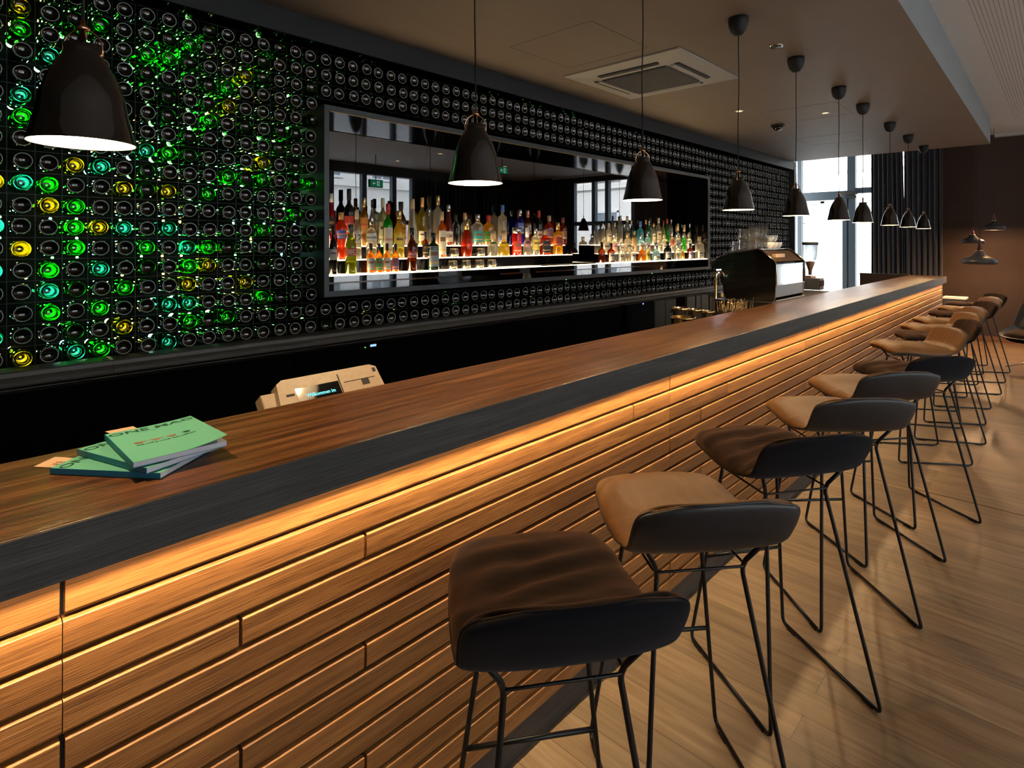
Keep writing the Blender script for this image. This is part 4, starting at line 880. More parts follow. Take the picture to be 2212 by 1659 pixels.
RB = [
 (1300, 0, 523, 16, 'jug', 'brown', 'black', None, None, '', (.1, .3), 'brown jug shaped bottle at the left end'),
 (1320, 0, 525, 17, 'jug', 'brown', 'black', 'cream', None, 'black', (.10, .50), 'brown apothecary bottle with a cream label'),
 (1341, 0, 530, 11, 'square', 'clear', 'white', 'cream', None, 'black', (.1, .5), 'small clear bottle with pale cap and cream label'),
 (1354, 0, 533, 11, 'square', 'clear', 'cream', None, None, 'black', (.1, .5), 'small clear square bottle with cream cap'),
 (1367, 0, 532, 14, 'should', 'clear', 'cream', 'white', None, 'red', (.1, .55), 'clear bottle with a white label struck with a dark slash'),
 (1387, 0, 529, 16, 'jug', 'amber', 'copper', None, None, 'black', (.1, .5), 'amber flask with brown shoulders'),
 (1399, 0, 527, 10, 'square', 'pale', 'silver', 'yellow', None, 'black', (.1, .5), 'slim pale yellow bottle beside the amber flask'),
 (1417, 0, 524, 19, 'squat', 'sky', 'silver', 'cream', None, 'black', (.1, .25), 'broad round clear bottle with greenish glass'),
 (1442, 0, 522, 19, 'jug', 'black', 'black', 'silver', None, 'black', (.12, .45), 'black bottle with a diamond shaped label'),
 (1463.5, 0, 527, 14, 'square', 'clear', 'silver', None, None, 'black', (.1, .5), 'clear square bottle right of the black one'),
 (1475, 0, 536, 8, 'should', 'yellow', 'silver', None, None, 'black', (.1, .5), 'tiny yellow bottle'),
 (1491, 0, 526, 14, 'jug', 'brown', 'black', 'lav', None, 'black', (.05, .50), 'dark bottle with a lavender grey label'),
 (1511, 0, 511, 17, 'square', 'clear', 'cork', 'cream', None, 'brown', (.10, .34), 'clear square corked bottle with tilted cream tag'),
 (1308, 1, 511, 17, 'square', 'frost', 'cream', 'cream', None, 'black', (.1, .6), 'cream coloured square bottle'),
 (1327, 1, 505, 15, 'wine', 'clear', 'silver', 'pink', None, 'red', (.10, .50), 'clear bottle with a red speckled label'),
 (1343, 1, 515, 10, 'should', 'clear', 'cream', 'cream', None, 'black', (.1, .5), 'narrow cream labelled bottle'),
 (1356, 1, 504, 17, 'should', 'frost', 'gold', 'cream', None, 'black', (.1, .5), 'wide frosted cream bottle'),
 (1371, 1, 499, 12, 'tall', 'stone', 'cork', None, None, 'black', (.1, .5), 'caramel stoneware bottle'),
 (1385, 1, 506, 16, 'jug', 'sky', 'silver', 'white', None, 'blue', (.1, .5), 'pale blue bottle with white cap'),
 (1399, 1, 500, 13, 'should', 'sky', 'silver', 'pink', None, 'black', (.1, .45), 'pale blue tall bottle with pinkish label'),
 (1424, 1, 516, 10, 'should', 'frost', 'cork', 'cream', None, 'black', (.1, .45), 'small frosted bottle with cork'),
 (1435, 1, 506, 14, 'should', 'clear', 'cream', 'white', None, 'black', (.1, .45), 'clear bottle with white label behind the black one'),
 (1452, 1, 500, 10, 'should', 'clear', 'silver', 'red', None, 'white', (.3, .60), 'clear bottle with a small red label'),
 (1463, 1, 503, 13, 'square', 'clear', 'silver', 'grey', None, 'black', (.2, .55), 'clear bottle with a dark square label'),
 (1477, 1, 505, 9, 'should', 'green', 'green' if False else 'silver', None, None, 'black', (.2, .55), 'bright green slim bottle'),
 (1488, 1, 502, 14, 'jug', 'clear', 'cork', 'white', None, 'black', (.2, .5), 'clear bottle with cork and round label'),
 (1303, 2, 483, 7, 'tall', 'clear', 'cream', None, None, 'black', (.2, .5), 'very slim clear bottle at the left end'),
 (1315, 2, 482, 13, 'should', 'frost', 'cream', 'cream', None, 'black', (.2, .5), 'cream bottle with cream cap, second'),
 (1328, 2, 481, 11, 'should', 'pale', 'cream', 'cream', None, 'black', (.2, .5), 'pale bottle with cream neck'),
 (1341, 2, 466, 11, 'tall', 'clear', 'silver', None, None, 'black', (.2, .5), 'tall clear bottle with silver neck'),
 (1355, 2, 467, 13, 'should', 'clear', 'gold', 'black', None, 'black', (.2, .5), 'clear bottle with gold cap and dark label'),
 (1364, 2, 477, 8, 'wine', 'darkgreen', 'cream', None, None, 'black', (.2, .5), 'dark green bottle with cream neck'),
 (1383, 2, 478, 16, 'jug', 'aqua', 'blue', None, None, 'black', (.2, .5), 'turquoise apothecary bottle'),
 (1395, 2, 475, 8, 'wine', 'brown', 'copper', None, None, 'black', (.2, .5), 'slim brown bottle with copper cap'),
 (1402, 2, 477, 9, 'wine', 'green', 'silver', None, None, 'black', (.2, .5), 'green bottle with silver cap'),
 (1412, 2, 482, 9, 'wine', 'frost', 'cork', 'cream', None, 'black', (.2, .5), 'frosted bottle with a broad cork'),
 (1422.5, 2, 471, 13, 'should', 'clear', 'cream', 'cream', None, 'black', (.2, .5), 'clear broad bottle with cream cap and label'),
 (1433, 2, 477, 8, 'wine', 'yellow', 'burgundy', None, None, 'black', (.2, .5), 'yellow bottle with burgundy and gold cap'),
 (1441, 2, 473, 10, 'wine', 'green', 'red', None, None, 'black', (.2, .5), 'green bottle with a bright red cap'),
 (1450, 2, 474, 8, 'tall', 'clear', 'silver', None, None, 'black', (.2, .5), 'slim clear bottle with silver stopper'),
 (1464, 2, 483, 12, 'squat', 'clear', 'cork', 'cream', None, 'black', (.2, .4), 'clear bell shaped bottle with cork'),
 (1478, 2, 486, 12, 'squat', 'clear', 'cork', None, None, 'black', (.2, .4), 'clear squat bottle last on the right'),
 (1490, 2, 483, 8, 'wine', 'darkgreen', 'silver', None, None, 'black', (.2, .4), 'dim green bottle near the right end'),
 (1503, 2, 481, 10, 'should', 'brown', 'cork', 'cream', None, 'black', (.2, .4), 'dim brown bottle at the right end')]
def place(rows, grp, side):
    R_ = random.Random(8); last = {}
    for u, tier, vt, wpx, shp, g, c, lb, tx, tc_, lh, look in rows:
        shelf_bottle('b', look+', '+row[tier]+', '+side, 'bottle', grp, u, tier, vt, wpx, shp, g, c, lb, tx, tc_ or 'black', lh)
place(LB, GL, 'left group'); place(RB, GR, 'right group')
# tumblers
tum = None
for (u, tier, wpx, hpx, w_) in ((978, 0, 27, 23, 'first from the left on the bottom shelf'), (1007, 0, 27, 23, 'second from the left on the bottom shelf'), (1036, 0, 27, 23, 'third from the left on the bottom shelf'), (1062, 0, 27, 23, 'fourth from the left on the bottom shelf'),
                            (981, 1, 26, 24, 'on the middle step left of the decanter'), (1038, 1, 26, 22, 'on the middle step right of the decanter')):
    y = YC[tier]; x = x_at(u, y)
    if tum is None:
        tum = MB().lathe([(.0004, .0), (.026, .0), (.031, .004), (.038, .022), (.036, .050), (.031, .068), (.0295, .068), (.034, .050), (.036, .024), (.028, .012), (.0004, .010)], 28).mesh('tumbler', [tint('clear_tumbler', (.97, .93, .85), .12, .02)])
    o = link('tumbler', tum); o.location = (x, y, TZ[tier]+.0005); tag(o, 'clear whisky tumbler, '+w_, 'glass', 'tumblers on the lit shelf')

# ------------------------------------------------------------------ magazines and cards on the counter
mint = flat('mint_cover', (.15, .50, .36), .4); teal = flat('teal_spine', (.012, .20, .32), .4); page = noisy('page_edges', (.55, .58, .66), (.68, .70, .76), 300, .7, .3, stretch=(1, 1, 9), dist=.0005)
ink = flat('dark_ink', (.015, .07, .04), .5); cupc = flat('cup_print', (.40, .16, .11), .6); cardm = flat('beige_card', (.72, .50, .33), .6)
def magazine(lab, loc, ang, lift=0, T=.0115, L=.232, W=.170, tsize=.036):
    # local x: away from the spine, y: along the spine towards the title
    g = thing('magazine', lab, 'magazine', loc, ang, 'green magazines fanned on the bar top')
    MB().box(.0006, W-.001, .001, L-.001, .0008, T-.0008).build('pages', page, g)
    MB().rbox(-.0006, .0008, 0, L, 0, T, .0003).box(0, W, 0, L, 0, .0006).build('spine', teal, g)
    def cz(x, y):
        q = max(0, x/W-.45)/.55; yy = max(0, 1-y/L); return T-.0006+lift*q*q*(.35+.65*yy)
    mb = MB().grid(lambda a, b_: (a*W, b_*L, cz(a*W, b_*L)), 12, 8, 0).grid(lambda a, b_: (a*W, b_*L, cz(a*W, b_*L)-.0004), 12, 8, 0, flip=True)
    put_text(mb, 'ONE MAG', lambda x, y: (W*.5+x*tsize*1.02, L*.905+y*tsize*.80, cz(W*.5+x*tsize, L*.9)+.0004), 1)
    put_text(mb, 'WE LIVE & LOVE THE DESIGN', lambda x, y: (W*.5+x*.0085, L*.43+y*.010, cz(W*.5+x*.0085, L*.43)+.0004), 1)
    put_text(mb, '----------------------------', lambda x, y: (W*.5+x*.0075, L*.83+y*.0075, cz(W*.5, L*.83)+.0004), 1)
    for i in range(4):
        cx = W*(.22+.18*i); m_ = 2 if i < 3 else 3
        for j, (w2, h2) in enumerate(((.010, 0), (.0085, .004), (.0065, .008))):
            mb.add([(cx-w2, L*.53-h2, cz(cx, L*.5)+.0005), (cx-w2*.9, L*.53-h2-.003, cz(cx, L*.5)+.0005), (cx+w2*.9, L*.53-h2-.003, cz(cx, L*.5)+.0005), (cx+w2, L*.53-h2, cz(cx, L*.5)+.0005)], [(0, 1, 2, 3)], m_)
        mb.add([(cx+.010, L*.53, cz(cx, L*.5)+.0005), (cx+.009, L*.53-.006, cz(cx, L*.5)+.0005), (cx+.015, L*.53-.004, cz(cx, L*.5)+.0005), (cx+.015, L*.53, cz(cx, L*.5)+.0005)], [(0, 1, 2, 3)], m_)
    mb.build('cover', [mint, ink, cupc, ink], g)
    return g
ZS = ZT+.0006
def spine_pose(a, b_):                                            # near end b_ is the foot of the spine; y axis runs from foot to head
    v = Vector((a[0]-b_[0], a[1]-b_[1])); return b_, math.atan2(v.y, v.x)-pi/2
p1, p2 = on_z(108, 1025, ZT), on_z(346.5, 1036, ZT)
o_, an = spine_pose(p1, p2); magazine('mint green magazine at the bottom of the fanned stack, blue spine facing the camera', (o_.x, o_.y, ZS+.0006), an)
p1, p2 = on_z(165.4, 982.7, ZT+.0125), on_z(316.8, 1025.3, ZT+.0125)
o_, an = spine_pose(p1, p2); magazine('mint green magazine in the middle of the fanned stack', (o_.x, o_.y, ZS+.0130), an)
p1, p2 = on_z(227.4, 951.5, ZT+.0255), on_z(287.7, 1012.8, ZT+.0255)
o_, an = spine_pose(p1, p2); magazine('mint green magazine on top of the fanned stack, its cover corner curling up', (o_.x, o_.y, ZS+.0258), an, lift=.013)
def card(lab, c4, z, txt):
    mb = MB(); P4 = [on_z(u, v, z) for u, v in c4]
    mb.add([(p.x, p.y, z) for p in P4]+[(p.x, p.y, z-.0005) for p in P4], [(0, 1, 2, 3), (7, 6, 5, 4), (0, 4, 5, 1), (1, 5, 6, 2), (2, 6, 7, 3), (3, 7, 4, 0)])
    c = P4[0].lerp(P4[2], .42); ex = (P4[1]-P4[0]).normalized() ; ey = Vector((-ex.y, ex.x, 0))
    for k, tline in enumerate(txt): put_text(mb, tline, lambda x, y, k=k: c+ex*(x*.011)+ey*(y*.011-(k-.5)*.012)+Vector((0, 0, .0004)), 1)
    tag(mb.build('card', [cardm, flat('card_ink', (.18, .12, .08), .6)]), lab, 'card', 'beige cards tucked under the magazines')
card('beige card tucked under the bottom magazine, sticking out to the left', [(72, 1008), (112, 1009.5), (210, 1000), (165, 985), (119, 986)][0:2]+[(200, 992), (119, 986.5)], ZT+.0010, ['LIVE', 'THE'])
card('beige card peeking out behind the top magazine', [(227, 932), (258, 944), (330, 940), (287, 920.5)], ZT+.0262, ['LOVE', 'THE'])

# ------------------------------------------------------------------ till display behind the counter
beige = noisy('beige_plastic', (.42, .32, .22), (.47, .36, .25), 60, .45, .08)
pa = Vector((x_at(578, 1.80), 1.80, 0)); pb_ = Vector((x_at(812, 1.80), 1.80, 0)); WPOS = .375
ps = thing('payment_terminal', 'beige till terminal with a small dark screen behind the counter', 'till', (x_at(600, 1.86)-.005, 1.86, 1.118), radians(2))
# local frame: x along the counter, face slopes down towards the customer (-y)
TL = Matrix.Rotation(radians(52), 4, 'X')
def PB_(x0, x1, y0, y1, z0, z1, b=.003): return MB().rbox(x0, x1, y0, y1, z0, z1, b, M=TL)
mb = MB(); poly = [(0, 0), (.02, .012), (.36, .012), (.385, 0), (.40, -.20), (-.02, -.19)]
mb.prism(poly[::-1], -.045, 0, 'z', M=TL); mb.build('housing', beige, ps)
MB().rbox(-.055, .0, -.16, -.02, -.060, -.012, .004, M=TL).build('side_arm', beige, ps)
mb = MB().box(.055, .215, -.135, -.028, .0005, .0012, 0, TL)
put_text(mb, 'Willkommen im', lambda x, y: TL@Vector((.140+x*.0165, -.060+y*.018, .0018)), 1)
mb.build('screen', [flat('screen_glass', (.006, .007, .008), .05), emit('cyan_text', (.12, .75, .85), 1.4)], ps)
for nm_, q_ in (('panel_seam', (.218, .222, -.17, -.004)), ('flap_line', (.235, .365, -.040, -.0375)), ('button', (.305, .335, -.062, -.0400)), ('sensor', (.365, .378, -.020, -.004)), ('side_slot', (.02, .048, -.050, -.042))):
    MB().rbox(*q_, .0002, .0014, .0003, M=TL).build(nm_, M['matblack'], ps)
MB().box(.12, .26, -.06, .06, -.1768, -.12).build('foot', M['matblack'], ps)
MB().rbox(.262, .352, -.110, -.094, .0005, .004, .001, M=TL).build('card_slot', M['matblack'], ps)

# ------------------------------------------------------------------ coffee machine and its neighbours
X0, X1 = 4.614, 5.29
cm_ = thing('espresso_machine', 'black two-group espresso machine with a chrome back panel, standing at the bar', 'espresso machine', (X0, 1.60, 1.130))
def mprof(off=0):
    return [(0.02, 0), (.005, .03), (0, .12), (.0, .285), (.012, .305), (.115, .392), (.14, .400), (.36, .365), (.455, .330), (.505, .288), (.52, .262), (.50, .245), (.43, .235), (.41, .05), (.39, 0)]
wd = X1-X0
MB().prism(mprof(), .0, .022, 'x').build('side_panel', M['shade'], cm_); MB().prism(mprof(), wd-.022, wd, 'x').build('side_panel', M['shade'], cm_)
MB().prism([(.035, .03), (.035, .29), (.13, .375), (.34, .35), (.34, .03)], .022, wd-.022, 'x').build('body', M['blackglass'], cm_)
MB().prism([(.006, .03), (.002, .12), (.002, .285), (.012, .287), (.012, .03)], .024, wd-.024, 'x').build('back_panel', flat('polished_steel', (.34, .36, .38), .07, 1), cm_)
mb = MB().prism([(.014, .303), (.112, .386), (.120, .380), (.022, .297)], .024, wd-.024, 'x'); mb.build('top_slope', M['copper'] if False else flat('bronze_glass', (.10, .06, .035), .12, .4), cm_)
MB().rbox(.12, wd*.48, .040, .070, .333, .362, .002).build('vent_plate', flat('tan_plate', (.42, .27, .14), .4), cm_)
mb = MB(); 
for i in range(12):
    for j in range(2): mb.rbox(.05+i*.05, .085+i*.05, .135+j*.03, .15+j*.03, .396-j*.004, .404-j*.004, .002)
mb.build('cup_rail_slot', M['steel'], cm_)
for x in (.0, wd):
    mb = MB(); pts = [Vector((x, a-.004 if i < 5 else a, b_+.003)) for i, (a, b_) in enumerate(mprof()[2:9])]
    mb.tube(pts, .006, 6).build('trim_strip', M['chrome'], cm_)
MB().box(.0, wd, -.004, .03, -.002, .010).build('base_strip', M['steel'], cm_)
MB().tube([(.05, .47, .235), (.05, .475, .18), (.05, .44, .10)], .006, 8).lathe([(0, .13), (.032, .13), (.034, .19), (.03, .235), (0, .235)], 20, M=Matrix.Translation((.2, .45, 0))).lathe([(0, .13), (.032, .13), (.034, .19), (.03, .235), (0, .235)], 20, M=Matrix.Translation((.46, .45, 0))).build('group_head', M['chrome'], cm_)
MB().rbox(.03, wd-.03, .38, .56, .0, .045, .006).build('drip_tray', M['steel'], cm_)
MB().box(.03, .11, .468, .482, .224, .2295).build('work_light', emit('work_light', (.75, .78, 1), 60), cm_)
wl = area('work_lamp', (X0+.07, 1.60+.45, 1.130+.22), (0, 0, 0), .12, .04, 1.2, (.8, .82, 1))
# work shelf that carries the machine and grinder, its front edge against the bar
ws = thing('work_shelf', 'dark work shelf behind the bar carrying the coffee machine', 'shelf', (-1.5, 1.588, 0))
MB().rbox(0, 8.65, 0, .62, .90, .94, .003).build('board', M['matblack'], ws); MB().box(.02, 8.63, .02, .6, 0, .90).build('cabinet_body', M['matblack'], ws)
mp_ = thing('machine_plinth', 'low dark plinth box under the espresso machine and grinder', 'plinth', (4.53, 1.594, .9405)); MB().rbox(0, 1.47, 0, .454, 0, .188, .004).build('box', M['matblack'], mp_)
def clear_glass():
    m, nt, b, o = new_mat('clear_glass'); t_ = N(nt, 'ShaderNodeBsdfTransparent'); t_.inputs[0].default_value = (.985, .985, .98, 1); g_ = N(nt, 'ShaderNodeBsdfGlossy'); g_.inputs['Roughness'].default_value = .03
    d_ = N(nt, 'ShaderNodeBsdfTranslucent'); d_.inputs[0].default_value = (.95, .93, .88, 1); lw = N(nt, 'ShaderNodeLayerWeight'); lw.inputs[0].default_value = .16
    a_ = N(nt, 'ShaderNodeMixShader'); c_ = N(nt, 'ShaderNodeMixShader'); c_.inputs[0].default_value = .10
    nt.links.new(t_.outputs[0], c_.inputs[1]); nt.links.new(d_.outputs[0], c_.inputs[2]); nt.links.new(lw.outputs['Facing'], a_.inputs[0]); nt.links.new(c_.outputs[0], a_.inputs[1]); nt.links.new(g_.outputs[0], a_.inputs[2])
    nt.links.new(a_.outputs[0], o.inputs[0]); nt.nodes.remove(b); return m
gt = clear_glass()
gm = MB().lathe([(.0004, 0), (.027, 0), (.0295, .004), (.036, .088), (.0345, .088), (.028, .014), (.0004, .010)], 20).mesh('latte_glass', [gt])
R = random.Random(9); n_ = 0
spots = [(1.792+.0, .06), (1.80, .14), (1.80, .22), (1.80, .30), (1.875, .06), (1.875, .14), (1.875, .22), (1.875, .30), (1.95, .10), (1.95, .18), (1.95, .26)]
for (y, xo) in spots:
    for lv in (0, 1):
        if (y > 1.93) and lv: continue
        n_ += 1; o = link('latte_glass', gm); zt_ = 1.130+.404-(y-1.74)*.16+.004; o.location = (X0+xo-.01, y, zt_+lv*.0885)
        tag(o, 'clear glass on the coffee machine, %s layer, %s from the left front' % (['lower', 'upper'][lv], CN[n_-1]), 'glass', 'glasses stacked on the coffee machine')
cup = MB().lathe([(.0004, .004), (.020, 0), (.024, .004), (.038, .030), (.042, .055), (.040, .055), (.036, .030), (.022, .010), (.0004, .009)], 20).tube([(.040, 0, .045), (.056, 0, .044), (.060, 0, .030), (.050, 0, .018), (.034, 0, .020)], .004, 6).mesh('coffee_cup', [M['porcelain']])
n_ = 0
for lv, sp in ((0, [(1.79, .40), (1.79, .49), (1.79, .58), (1.88, .40), (1.88, .49), (1.88, .58)]), (1, [(1.80, .42), (1.80, .51), (1.87, .46), (1.87, .55)])):
    for (y, xo) in sp:
        n_ += 1; o = link('coffee_cup', cup); o.location = (X0+xo, y, 1.130+.406-(y-1.74)*.16+.003+lv*.0575); o.rotation_euler = (0, radians(8 if lv else 0), R.uniform(0, 6))
        tag(o, 'white cup piled on the coffee machine, %s layer, %s from the front' % (['lower', 'upper'][lv], CN[n_-1]), 'cup', 'cups piled on the coffee machine')
# grinder
gx = x_at(1750, 1.78); g = thing('coffee_grinder', 'coffee grinder with a clear bean hopper right of the espresso machine', 'grinder', (gx, 1.78, 1.130))
MB().rbox(-.045, .085, -.10, .10, 0, .11, .006).build('body', M['frame'], g); MB().rbox(-.046, .086, -.102, -.099, .035, .09, .001).build('badge_plate', M['blackglass'], g)
MB().lathe([(.0004, .115), (.05, .115), (.052, .13), (.0004, .135)], 20).build('collar', M['copper'], g)
MB().lathe([(.018, .135), (.020, .18), (.045, .27), (.062, .34), (.064, .43), (.062, .43), (.060, .34), (.043, .27), (.016, .18)], 24).build('hopper', gt, g)
MB().lathe([(.0004, .14), (.015, .14), (.016, .18), (.040, .268), (.0004, .275)], 20).build('coffee_beans', flat('coffee_beans', (.10, .045, .02), .5), g)
MB().lathe([(.0004, .43), (.070, .43), (.072, .45), (.068, .458), (.0004, .458)], 24).build('hopper_lid', M['matblack'], g)
# tap, spoons, tins
tx = x_at(1546, 2.06); tp = thing('tap', 'slim brass tap column left of the coffee machine', 'tap', (tx, 2.06, .9405))
MB().lathe([(.0004, 0), (.03, 0), (.028, .012), (.011, .02), (.010, .40), (.0004, .405)], 16).build('column', M['brass'], tp); MB().tube([(0, 0, .39), (-.01, -.03, .41), (-.02, -.07, .40), (-.02, -.08, .36)], .008, 8).build('spout', M['brass'], tp)
ub = [(1470, 1.88, 664, 'left'), (1500, 1.88, 667, 'middle'), (1529, 1.88, 671, 'right')]
for u, y, vt, nm in ub:
    x = x_at(u, y); zt_ = z_at(vt, x, y); c = thing('steel_container', 'polished container with gold rim behind the bar, %s of three' % nm, 'container', (x, y, .94), 0, 'gold rimmed containers behind the bar')
    hh = zt_-.94; MB().lathe([(.0004, 0), (.046, 0), (.049, .01), (.049, hh-.03), (.052, hh-.026), (.054, hh-.003), (.051, hh), (.046, hh-.003), (.046, .02), (.0004, .015)], 28).build('body', M['steel'], c)
    MB().lathe([(.0505, hh-.024), (.0555, hh-.022), (.0562, hh-.006), (.053, hh+.001), (.049, hh), (.049, hh-.02)], 28).build('rim', M['brass'], c)
x = x_at(1476, 1.73); zt_ = z_at(684, x, 1.73); c = thing('steel_bowl', 'wide polished steel bowl with gold gleam in front of the gold rimmed containers', 'bowl', (x, 1.73, .94)); hh = zt_-.94
MB().lathe([(.0004, 0), (.06, 0), (.065, .01), (.074, hh-.012), (.077, hh), (.072, hh), (.062, .02), (.0004, .015)], 28).build('body', M['brass'], c)
holder = thing('spoon_holder', 'dark tray bristling with long bar spoons and stirrers beside the coffee machine', 'spoon holder', (x_at(1590, 1.79), 1.79, .9405))
MB().rbox(-.20, .20, -.07, .07, .0, .11, .005).build('tray', M['matblack'], holder)
R = random.Random(6); sp = MB()
for i in range(70):
    x, y = R.uniform(-.19, .19), R.uniform(-.06, .06); a = R.uniform(-.02, .02); b_ = R.uniform(-.02, .02); hh = R.uniform(.17, .215)
    sp.tube([(x, y, .05), (x+a, y+b_, hh)], .0022, 5).lathe([(.0004, -.006), (.004, -.003), (.0045, .002), (.0004, .006)], 6, M=Matrix.Translation((x+a, y+b_, hh)))
o = sp.build('bar_spoons', [M['brass']], holder); o['kind'] = 'stuff'; o['label'] = 'brassy spoon and stirrer tips'

# ------------------------------------------------------------------ ceiling things
ac = thing('air_conditioner', 'square beige ceiling cassette air conditioner with a ribbed grille', 'air conditioner', (4.29, 2.48, ZC))
acm = flat('ac_plastic', (.42, .40, .36), .5); mb = MB(); hs = .515
mb.prism([(-hs, -hs), (hs, -hs), (hs, hs), (-hs, hs)], -.012, -.0005, 'z')
mb.add([(-hs, -hs, -.012), (hs, -hs, -.012), (hs, hs, -.012), (-hs, hs, -.012), (-.30, -.30, -.034), (.30, -.30, -.034), (.30, .30, -.034), (-.30, .30, -.034)], [(1, 0, 4, 5), (2, 1, 5, 6), (3, 2, 6, 7), (0, 3, 7, 4), (4, 7, 6, 5)])
mb.build('panel', acm, ac)
mb = MB()
for i in range(44): 
    q = -.285+i*.0132; mb.box(-.29, .29, q, q+.005, -.048, -.034)
for i in range(20):
    q = -.285+i*.029; mb.box(q, q+.003, -.29, .29, -.044, -.036)
mb.build('grille', flat('ac_grille', (.13, .125, .115), .5), ac)
for k in range(4):
    Mr = Matrix.Rotation(k*pi/2, 4, 'Z'); MB().rbox(-.27, .27, -.385, -.345, -.034, -.020, .003, M=Mr).build('air_slot', M['matblack'], ac)
    MB().rbox(-.265, .265, -.350, -.315, -.038, -.026, .003, M=Mr@Matrix.Translation((0, 0, -.004))).build('louvre', acm, ac)
def hatch(lab, x0, x1, y0, y1):
    mb = MB(); t = .0022; z0, z1 = ZC-.0012, ZC-.0002
    mb.box(x0, x1, y0, y0+t, z0, z1).box(x0, x1, y1-t, y1, z0, z1).box(x0, x0+t, y0, y1, z0, z1).box(x1-t, x1, y0, y1, z0, z1)
    tag(mb.build('access_hatch', flat('hatch_gap', (.07, .055, .04), .8)), lab, 'hatch', 'flush access hatches in the soffit')
hatch('flush square access hatch in the soffit left of the air conditioner', 2.96, 3.64, 2.13, 2.83)
p, q = on_z(1761, 268, ZC), on_z(1880, 228, ZC); hatch('flush access hatch in the soffit beyond the air conditioner, among the lamp canopies', 6.3, 7.0, 1.62, 2.35)
hatch('flush access hatch in the soffit nearest the bottle wall end', 8.2, 8.9, 1.9, 2.6)
sp_ = on_z(1677, 99, ZC); c = thing('ceiling_speaker', 'small round chrome speaker flush in the soffit behind the fourth lamp canopy', 'speaker', (sp_.x, sp_.y, ZC))
MB().lathe([(0, -.004), (.030, -.006), (.040, -.008), (.046, -.005), (.048, -.0005), (0, -.0005)], 28).build('ring', M['chrome'], c); MB().lathe([(0, -.0075), (.034, -.0085), (.034, -.006), (0, -.006)], 24).build('grille', M['frame'], c)
sp_ = on_z(1680, 270, ZC); c = thing('dome_camera', 'dark dome camera hanging under the soffit beyond the fourth lamp', 'camera', (sp_.x, sp_.y, ZC))
MB().lathe([(0, -.02), (.072, -.02), (.076, -.01), (.076, -.0005), (0, -.0005)], 28).build('base', M['matblack'], c); MB().lathe([(0, -.068), (.025, -.064), (.048, -.048), (.058, -.0205), (0, -.0205)], 28).build('dome', M['shade'], c)
for u, v, lab in ((1597, 240, 'tiny flush downlight in the soffit behind the cord of the fourth lamp'), (1783, 244, 'tiny flush downlight in the soffit between the fifth and sixth lamp cords')):
    sp_ = on_z(u, v, ZC); c = thing('downlight', lab, 'downlight', (sp_.x, sp_.y, ZC), 0, 'tiny downlights in the soffit')
    MB().lathe([(.030, -.001), (.040, -.004), (.044, -.0005), (.030, -.0003)], 24).build('ring', M['white'], c); MB().lathe([(0, -.0012), (.028, -.0012), (.028, -.0004), (0, -.0004)], 20).build('lens', emit('downlight_lens', (1, .7, .4), 2.0), c)
# downlights and exit signs of the room, seen in the mirror
n_ = 0
for x, y in ((3.4, -1.9), (5.2, -.9), (5.2, -2.7), (7.2, -1.5), (7.2, -2.9), (9.4, -.6), (9.4, -1.9), (10.6, -.2), (1.2, -2.0)):
    c = thing('room_downlight', 'round recessed downlight in the main ceiling, %s seen along the mirror' % CN[n_], 'downlight', (x, y, ZU), 0, 'downlights of the main ceiling'); n_ += 1
    l = bpy.data.lights.new('room_light', 'SPOT'); l.energy = 32; l.color = (1, .80, .60); l.spot_size = radians(95); l.spot_blend = .7; l.shadow_soft_size = .05
    lo = bpy.data.objects.new('room_light', l); COL.objects.link(lo); lo.location = (x, y, ZU-.02)
    MB().lathe([(.045, -.001), (.056, -.006), (.060, -.0005), (.045, -.0003)], 24).build('ring', M['white'], c); MB().lathe([(0, -.0012), (.043, -.0012), (.043, -.0004), (0, -.0004)], 20).build('lens', emit('warm_lens', (1, .68, .38), 6), c)
def exit_sign(lab, x, y, z, rz, w_=.26, h_=.13, zc=ZU):
    s_ = thing('exit_sign', lab, 'exit sign', (x, y, z), rz, 'green exit signs')
    MB().rbox(-w_/2, w_/2, -.03, .03, 0, h_, .004).build('housing', M['matblack'], s_)
    mb = MB().box(-w_/2+.01, w_/2-.01, -.0325, -.031, .01, h_-.01, 0).box(-w_/2+.01, w_/2-.01, .031, .0325, .01, h_-.01, 0)
    for sy, yy in ((1, .0334), (-1, -.0334)):
        k = h_/.13
        A = [(-.075*k, .065*k), (-.05*k, .09*k), (-.05*k, .073*k), (-.02*k, .073*k), (-.02*k, .057*k), (-.05*k, .057*k), (-.05*k, .04*k)]
        mb.add([(a*sy, yy, b_) for a, b_ in A], [tuple(range(7))], 1)
        mb.add([(sy*a, yy, b_) for a, b_ in ((.01*k, .025*k), (.06*k, .025*k), (.06*k, .105*k), (.01*k, .105*k))], [(0, 1, 2, 3)], 1)
        mb.add([(sy*a, yy*1.02, b_) for a, b_ in ((.025*k, .03*k), (.034*k, .03*k), (.040*k, .055*k), (.048*k, .035*k), (.055*k, .038*k), (.046*k, .065*k), (.048*k, .09*k), (.032*k, .092*k), (.022*k, .07*k), (.030*k, .06*k))], [tuple(range(10))], 0)
    mb.build('sign_face', [emit('exit_green', (.01, .42, .16), 1.0), emit('exit_white', (.9, 1, .92), 1.4)], s_)
    MB().box(-.006, .006, -.004, .004, h_, zc-z-.0005).build('hanger', M['matblack'], s_)
exit_sign('green exit sign hanging before the street windows, seen low in the mirror', 6.4, -2.5, 2.66, 0, .30, .15)
exit_sign('green exit sign hanging farther along, seen beside the second lamp in the mirror', 8.6, -1.2, 3.0, 0, .30, .15)
exit_sign('small green exit sign at the far end window behind the bottle wall', 11.4, y_far(1707.5)*.955, 2.82, radians(75), .22, .16)

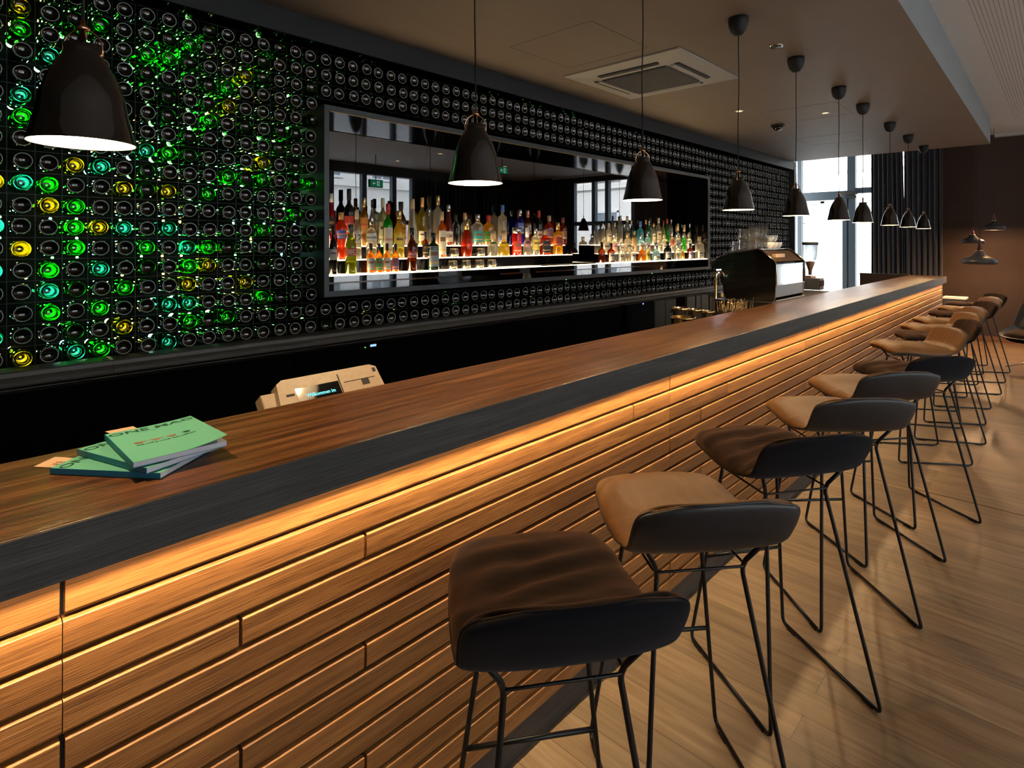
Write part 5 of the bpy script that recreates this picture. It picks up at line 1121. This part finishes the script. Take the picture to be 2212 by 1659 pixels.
# ------------------------------------------------------------------ lounge corner at the far end
def top_lamp(lab, u, vb, y_x, dia):
    t = (u-1106)/F; x = y_x; y = x*(SY-t*CY)/(CY+t*SY); z = z_at(vb, x, y); r = dia/2
    p = thing('lounge_lamp', lab, 'pendant lamp', (x, y, z), 0, 'spinning top shaped lamps of the lounge')
    MB().lathe([(r*.80, 0), (r*.93, .03*r), (r, .16*r), (r*.985, .26*r), (r*.90, .37*r), (r*.70, .47*r), (r*.48, .58*r), (r*.30, .74*r), (r*.21, .90*r), (r*.195, .905*r), (r*.28, .73*r), (r*.66, .44*r), (r*.93, .24*r), (r*.92, .10*r), (r*.80, .02*r), (r*.80, 0)], 40).build('shade', flat('lamp_grey', (.035, .038, .042), .38), p)
    MB().lathe([(0, .90*r), (r*.215, .905*r), (r*.215, .97*r), (0, .975*r)], 24).build('collar', M['brass'], p)
    MB().lathe([(0, .975*r), (r*.17, .98*r), (r*.13, 1.2*r), (r*.07, 1.5*r), (r*.03, 1.72*r), (0, 1.74*r)], 20).build('spike', flat('rosewood', (.13, .03, .02), .35), p)
    MB().tube([(0, 0, 1.73*r), (0, 0, ZU-z-.001)], .0025, 6).build('cord', cord_mat, p)
    MB().lathe([(0, .30*r), (.03, .30*r), (.045, .40*r), (.03, .55*r), (0, .56*r)], 16).build('bulb', emit('lounge_bulb', (1, .62, .3), 14), p)
    l = bpy.data.lights.new('lounge_light', 'POINT'); l.energy = 45*(dia/.42)**2; l.color = (1, .55, .26); l.shadow_soft_size = .03
    lo = bpy.data.objects.new('lounge_light', l); COL.objects.link(lo); lo.location = (x, y, z+.08*r)
top_lamp('large spinning top shaped lamp, lowest of the three in the lounge', 2116, 571, 10.75, .425)
top_lamp('spinning top shaped lamp left behind the large one in the lounge', 2101, 526, 11.2, .29)
top_lamp('spinning top shaped lamp highest and rightmost in the lounge', 2147, 497, 11.35, .30)
lc = thing('lounge_chair', 'dark shell lounge chair on a metal star base, cut off by the right edge', 'lounge chair', (9.70, .20, 0), radians(150))
def lsh(s, t):
    a = s*1.9; x = .34-.62*s+.02*s*s; z = .40+.02*sin(s*3)+(.42*max(0, s-.62)/.38 if s > .62 else 0); hw = .33*(1-abs(2*s-1)**8*.4)
    return Vector((x, t*hw, z+.10*abs(t)**3*min(1, s*2)+.0))
MB().grid(lambda a, b_: lsh(a, b_*2-1), 24, 16).grid(lambda a, b_: lsh(a, b_*2-1)-Vector((-.02*a, 0, .045*(1-abs(b_*2-1)**6))), 24, 16, flip=True).build('shell', M['leatherback'], lc)
MB().grid(lambda a, b_: lsh(.06+a*.56, (b_*2-1)*.82)+Vector((0, 0, .004+.045*(1-abs(b_*2-1)**6)*(1-abs(2*a-1)**6))), 20, 14).build('cushion', M['velvet'], lc)
MB().tube([(0, 0, .36), (0, 0, .12)], .022, 12).build('stem', M['rod'], lc)
for k in range(4): MB().tube([(0, 0, .13), (.34*cos(k*pi/2+.6), .34*sin(k*pi/2+.6), .012)], [.014, .009], 8).build('leg', M['steel'], lc)
px_ = 11.2; t = (2064-1106)/F; py_ = px_*(SY-t*CY)/(CY+t*SY)
sb = thing('side_cabinet', 'low grey side cabinet with a white top beyond the end of the bar', 'cabinet', (px_, py_, 0), 0); zc_ = z_at(641, px_, py_)
MB().rbox(-.12, .12, -.135, .135, 0, zc_-.03, .003).build('body', M['frame'], sb); MB().rbox(-.13, .13, -.145, .145, zc_-.029, zc_, .003).build('top', M['white'], sb)
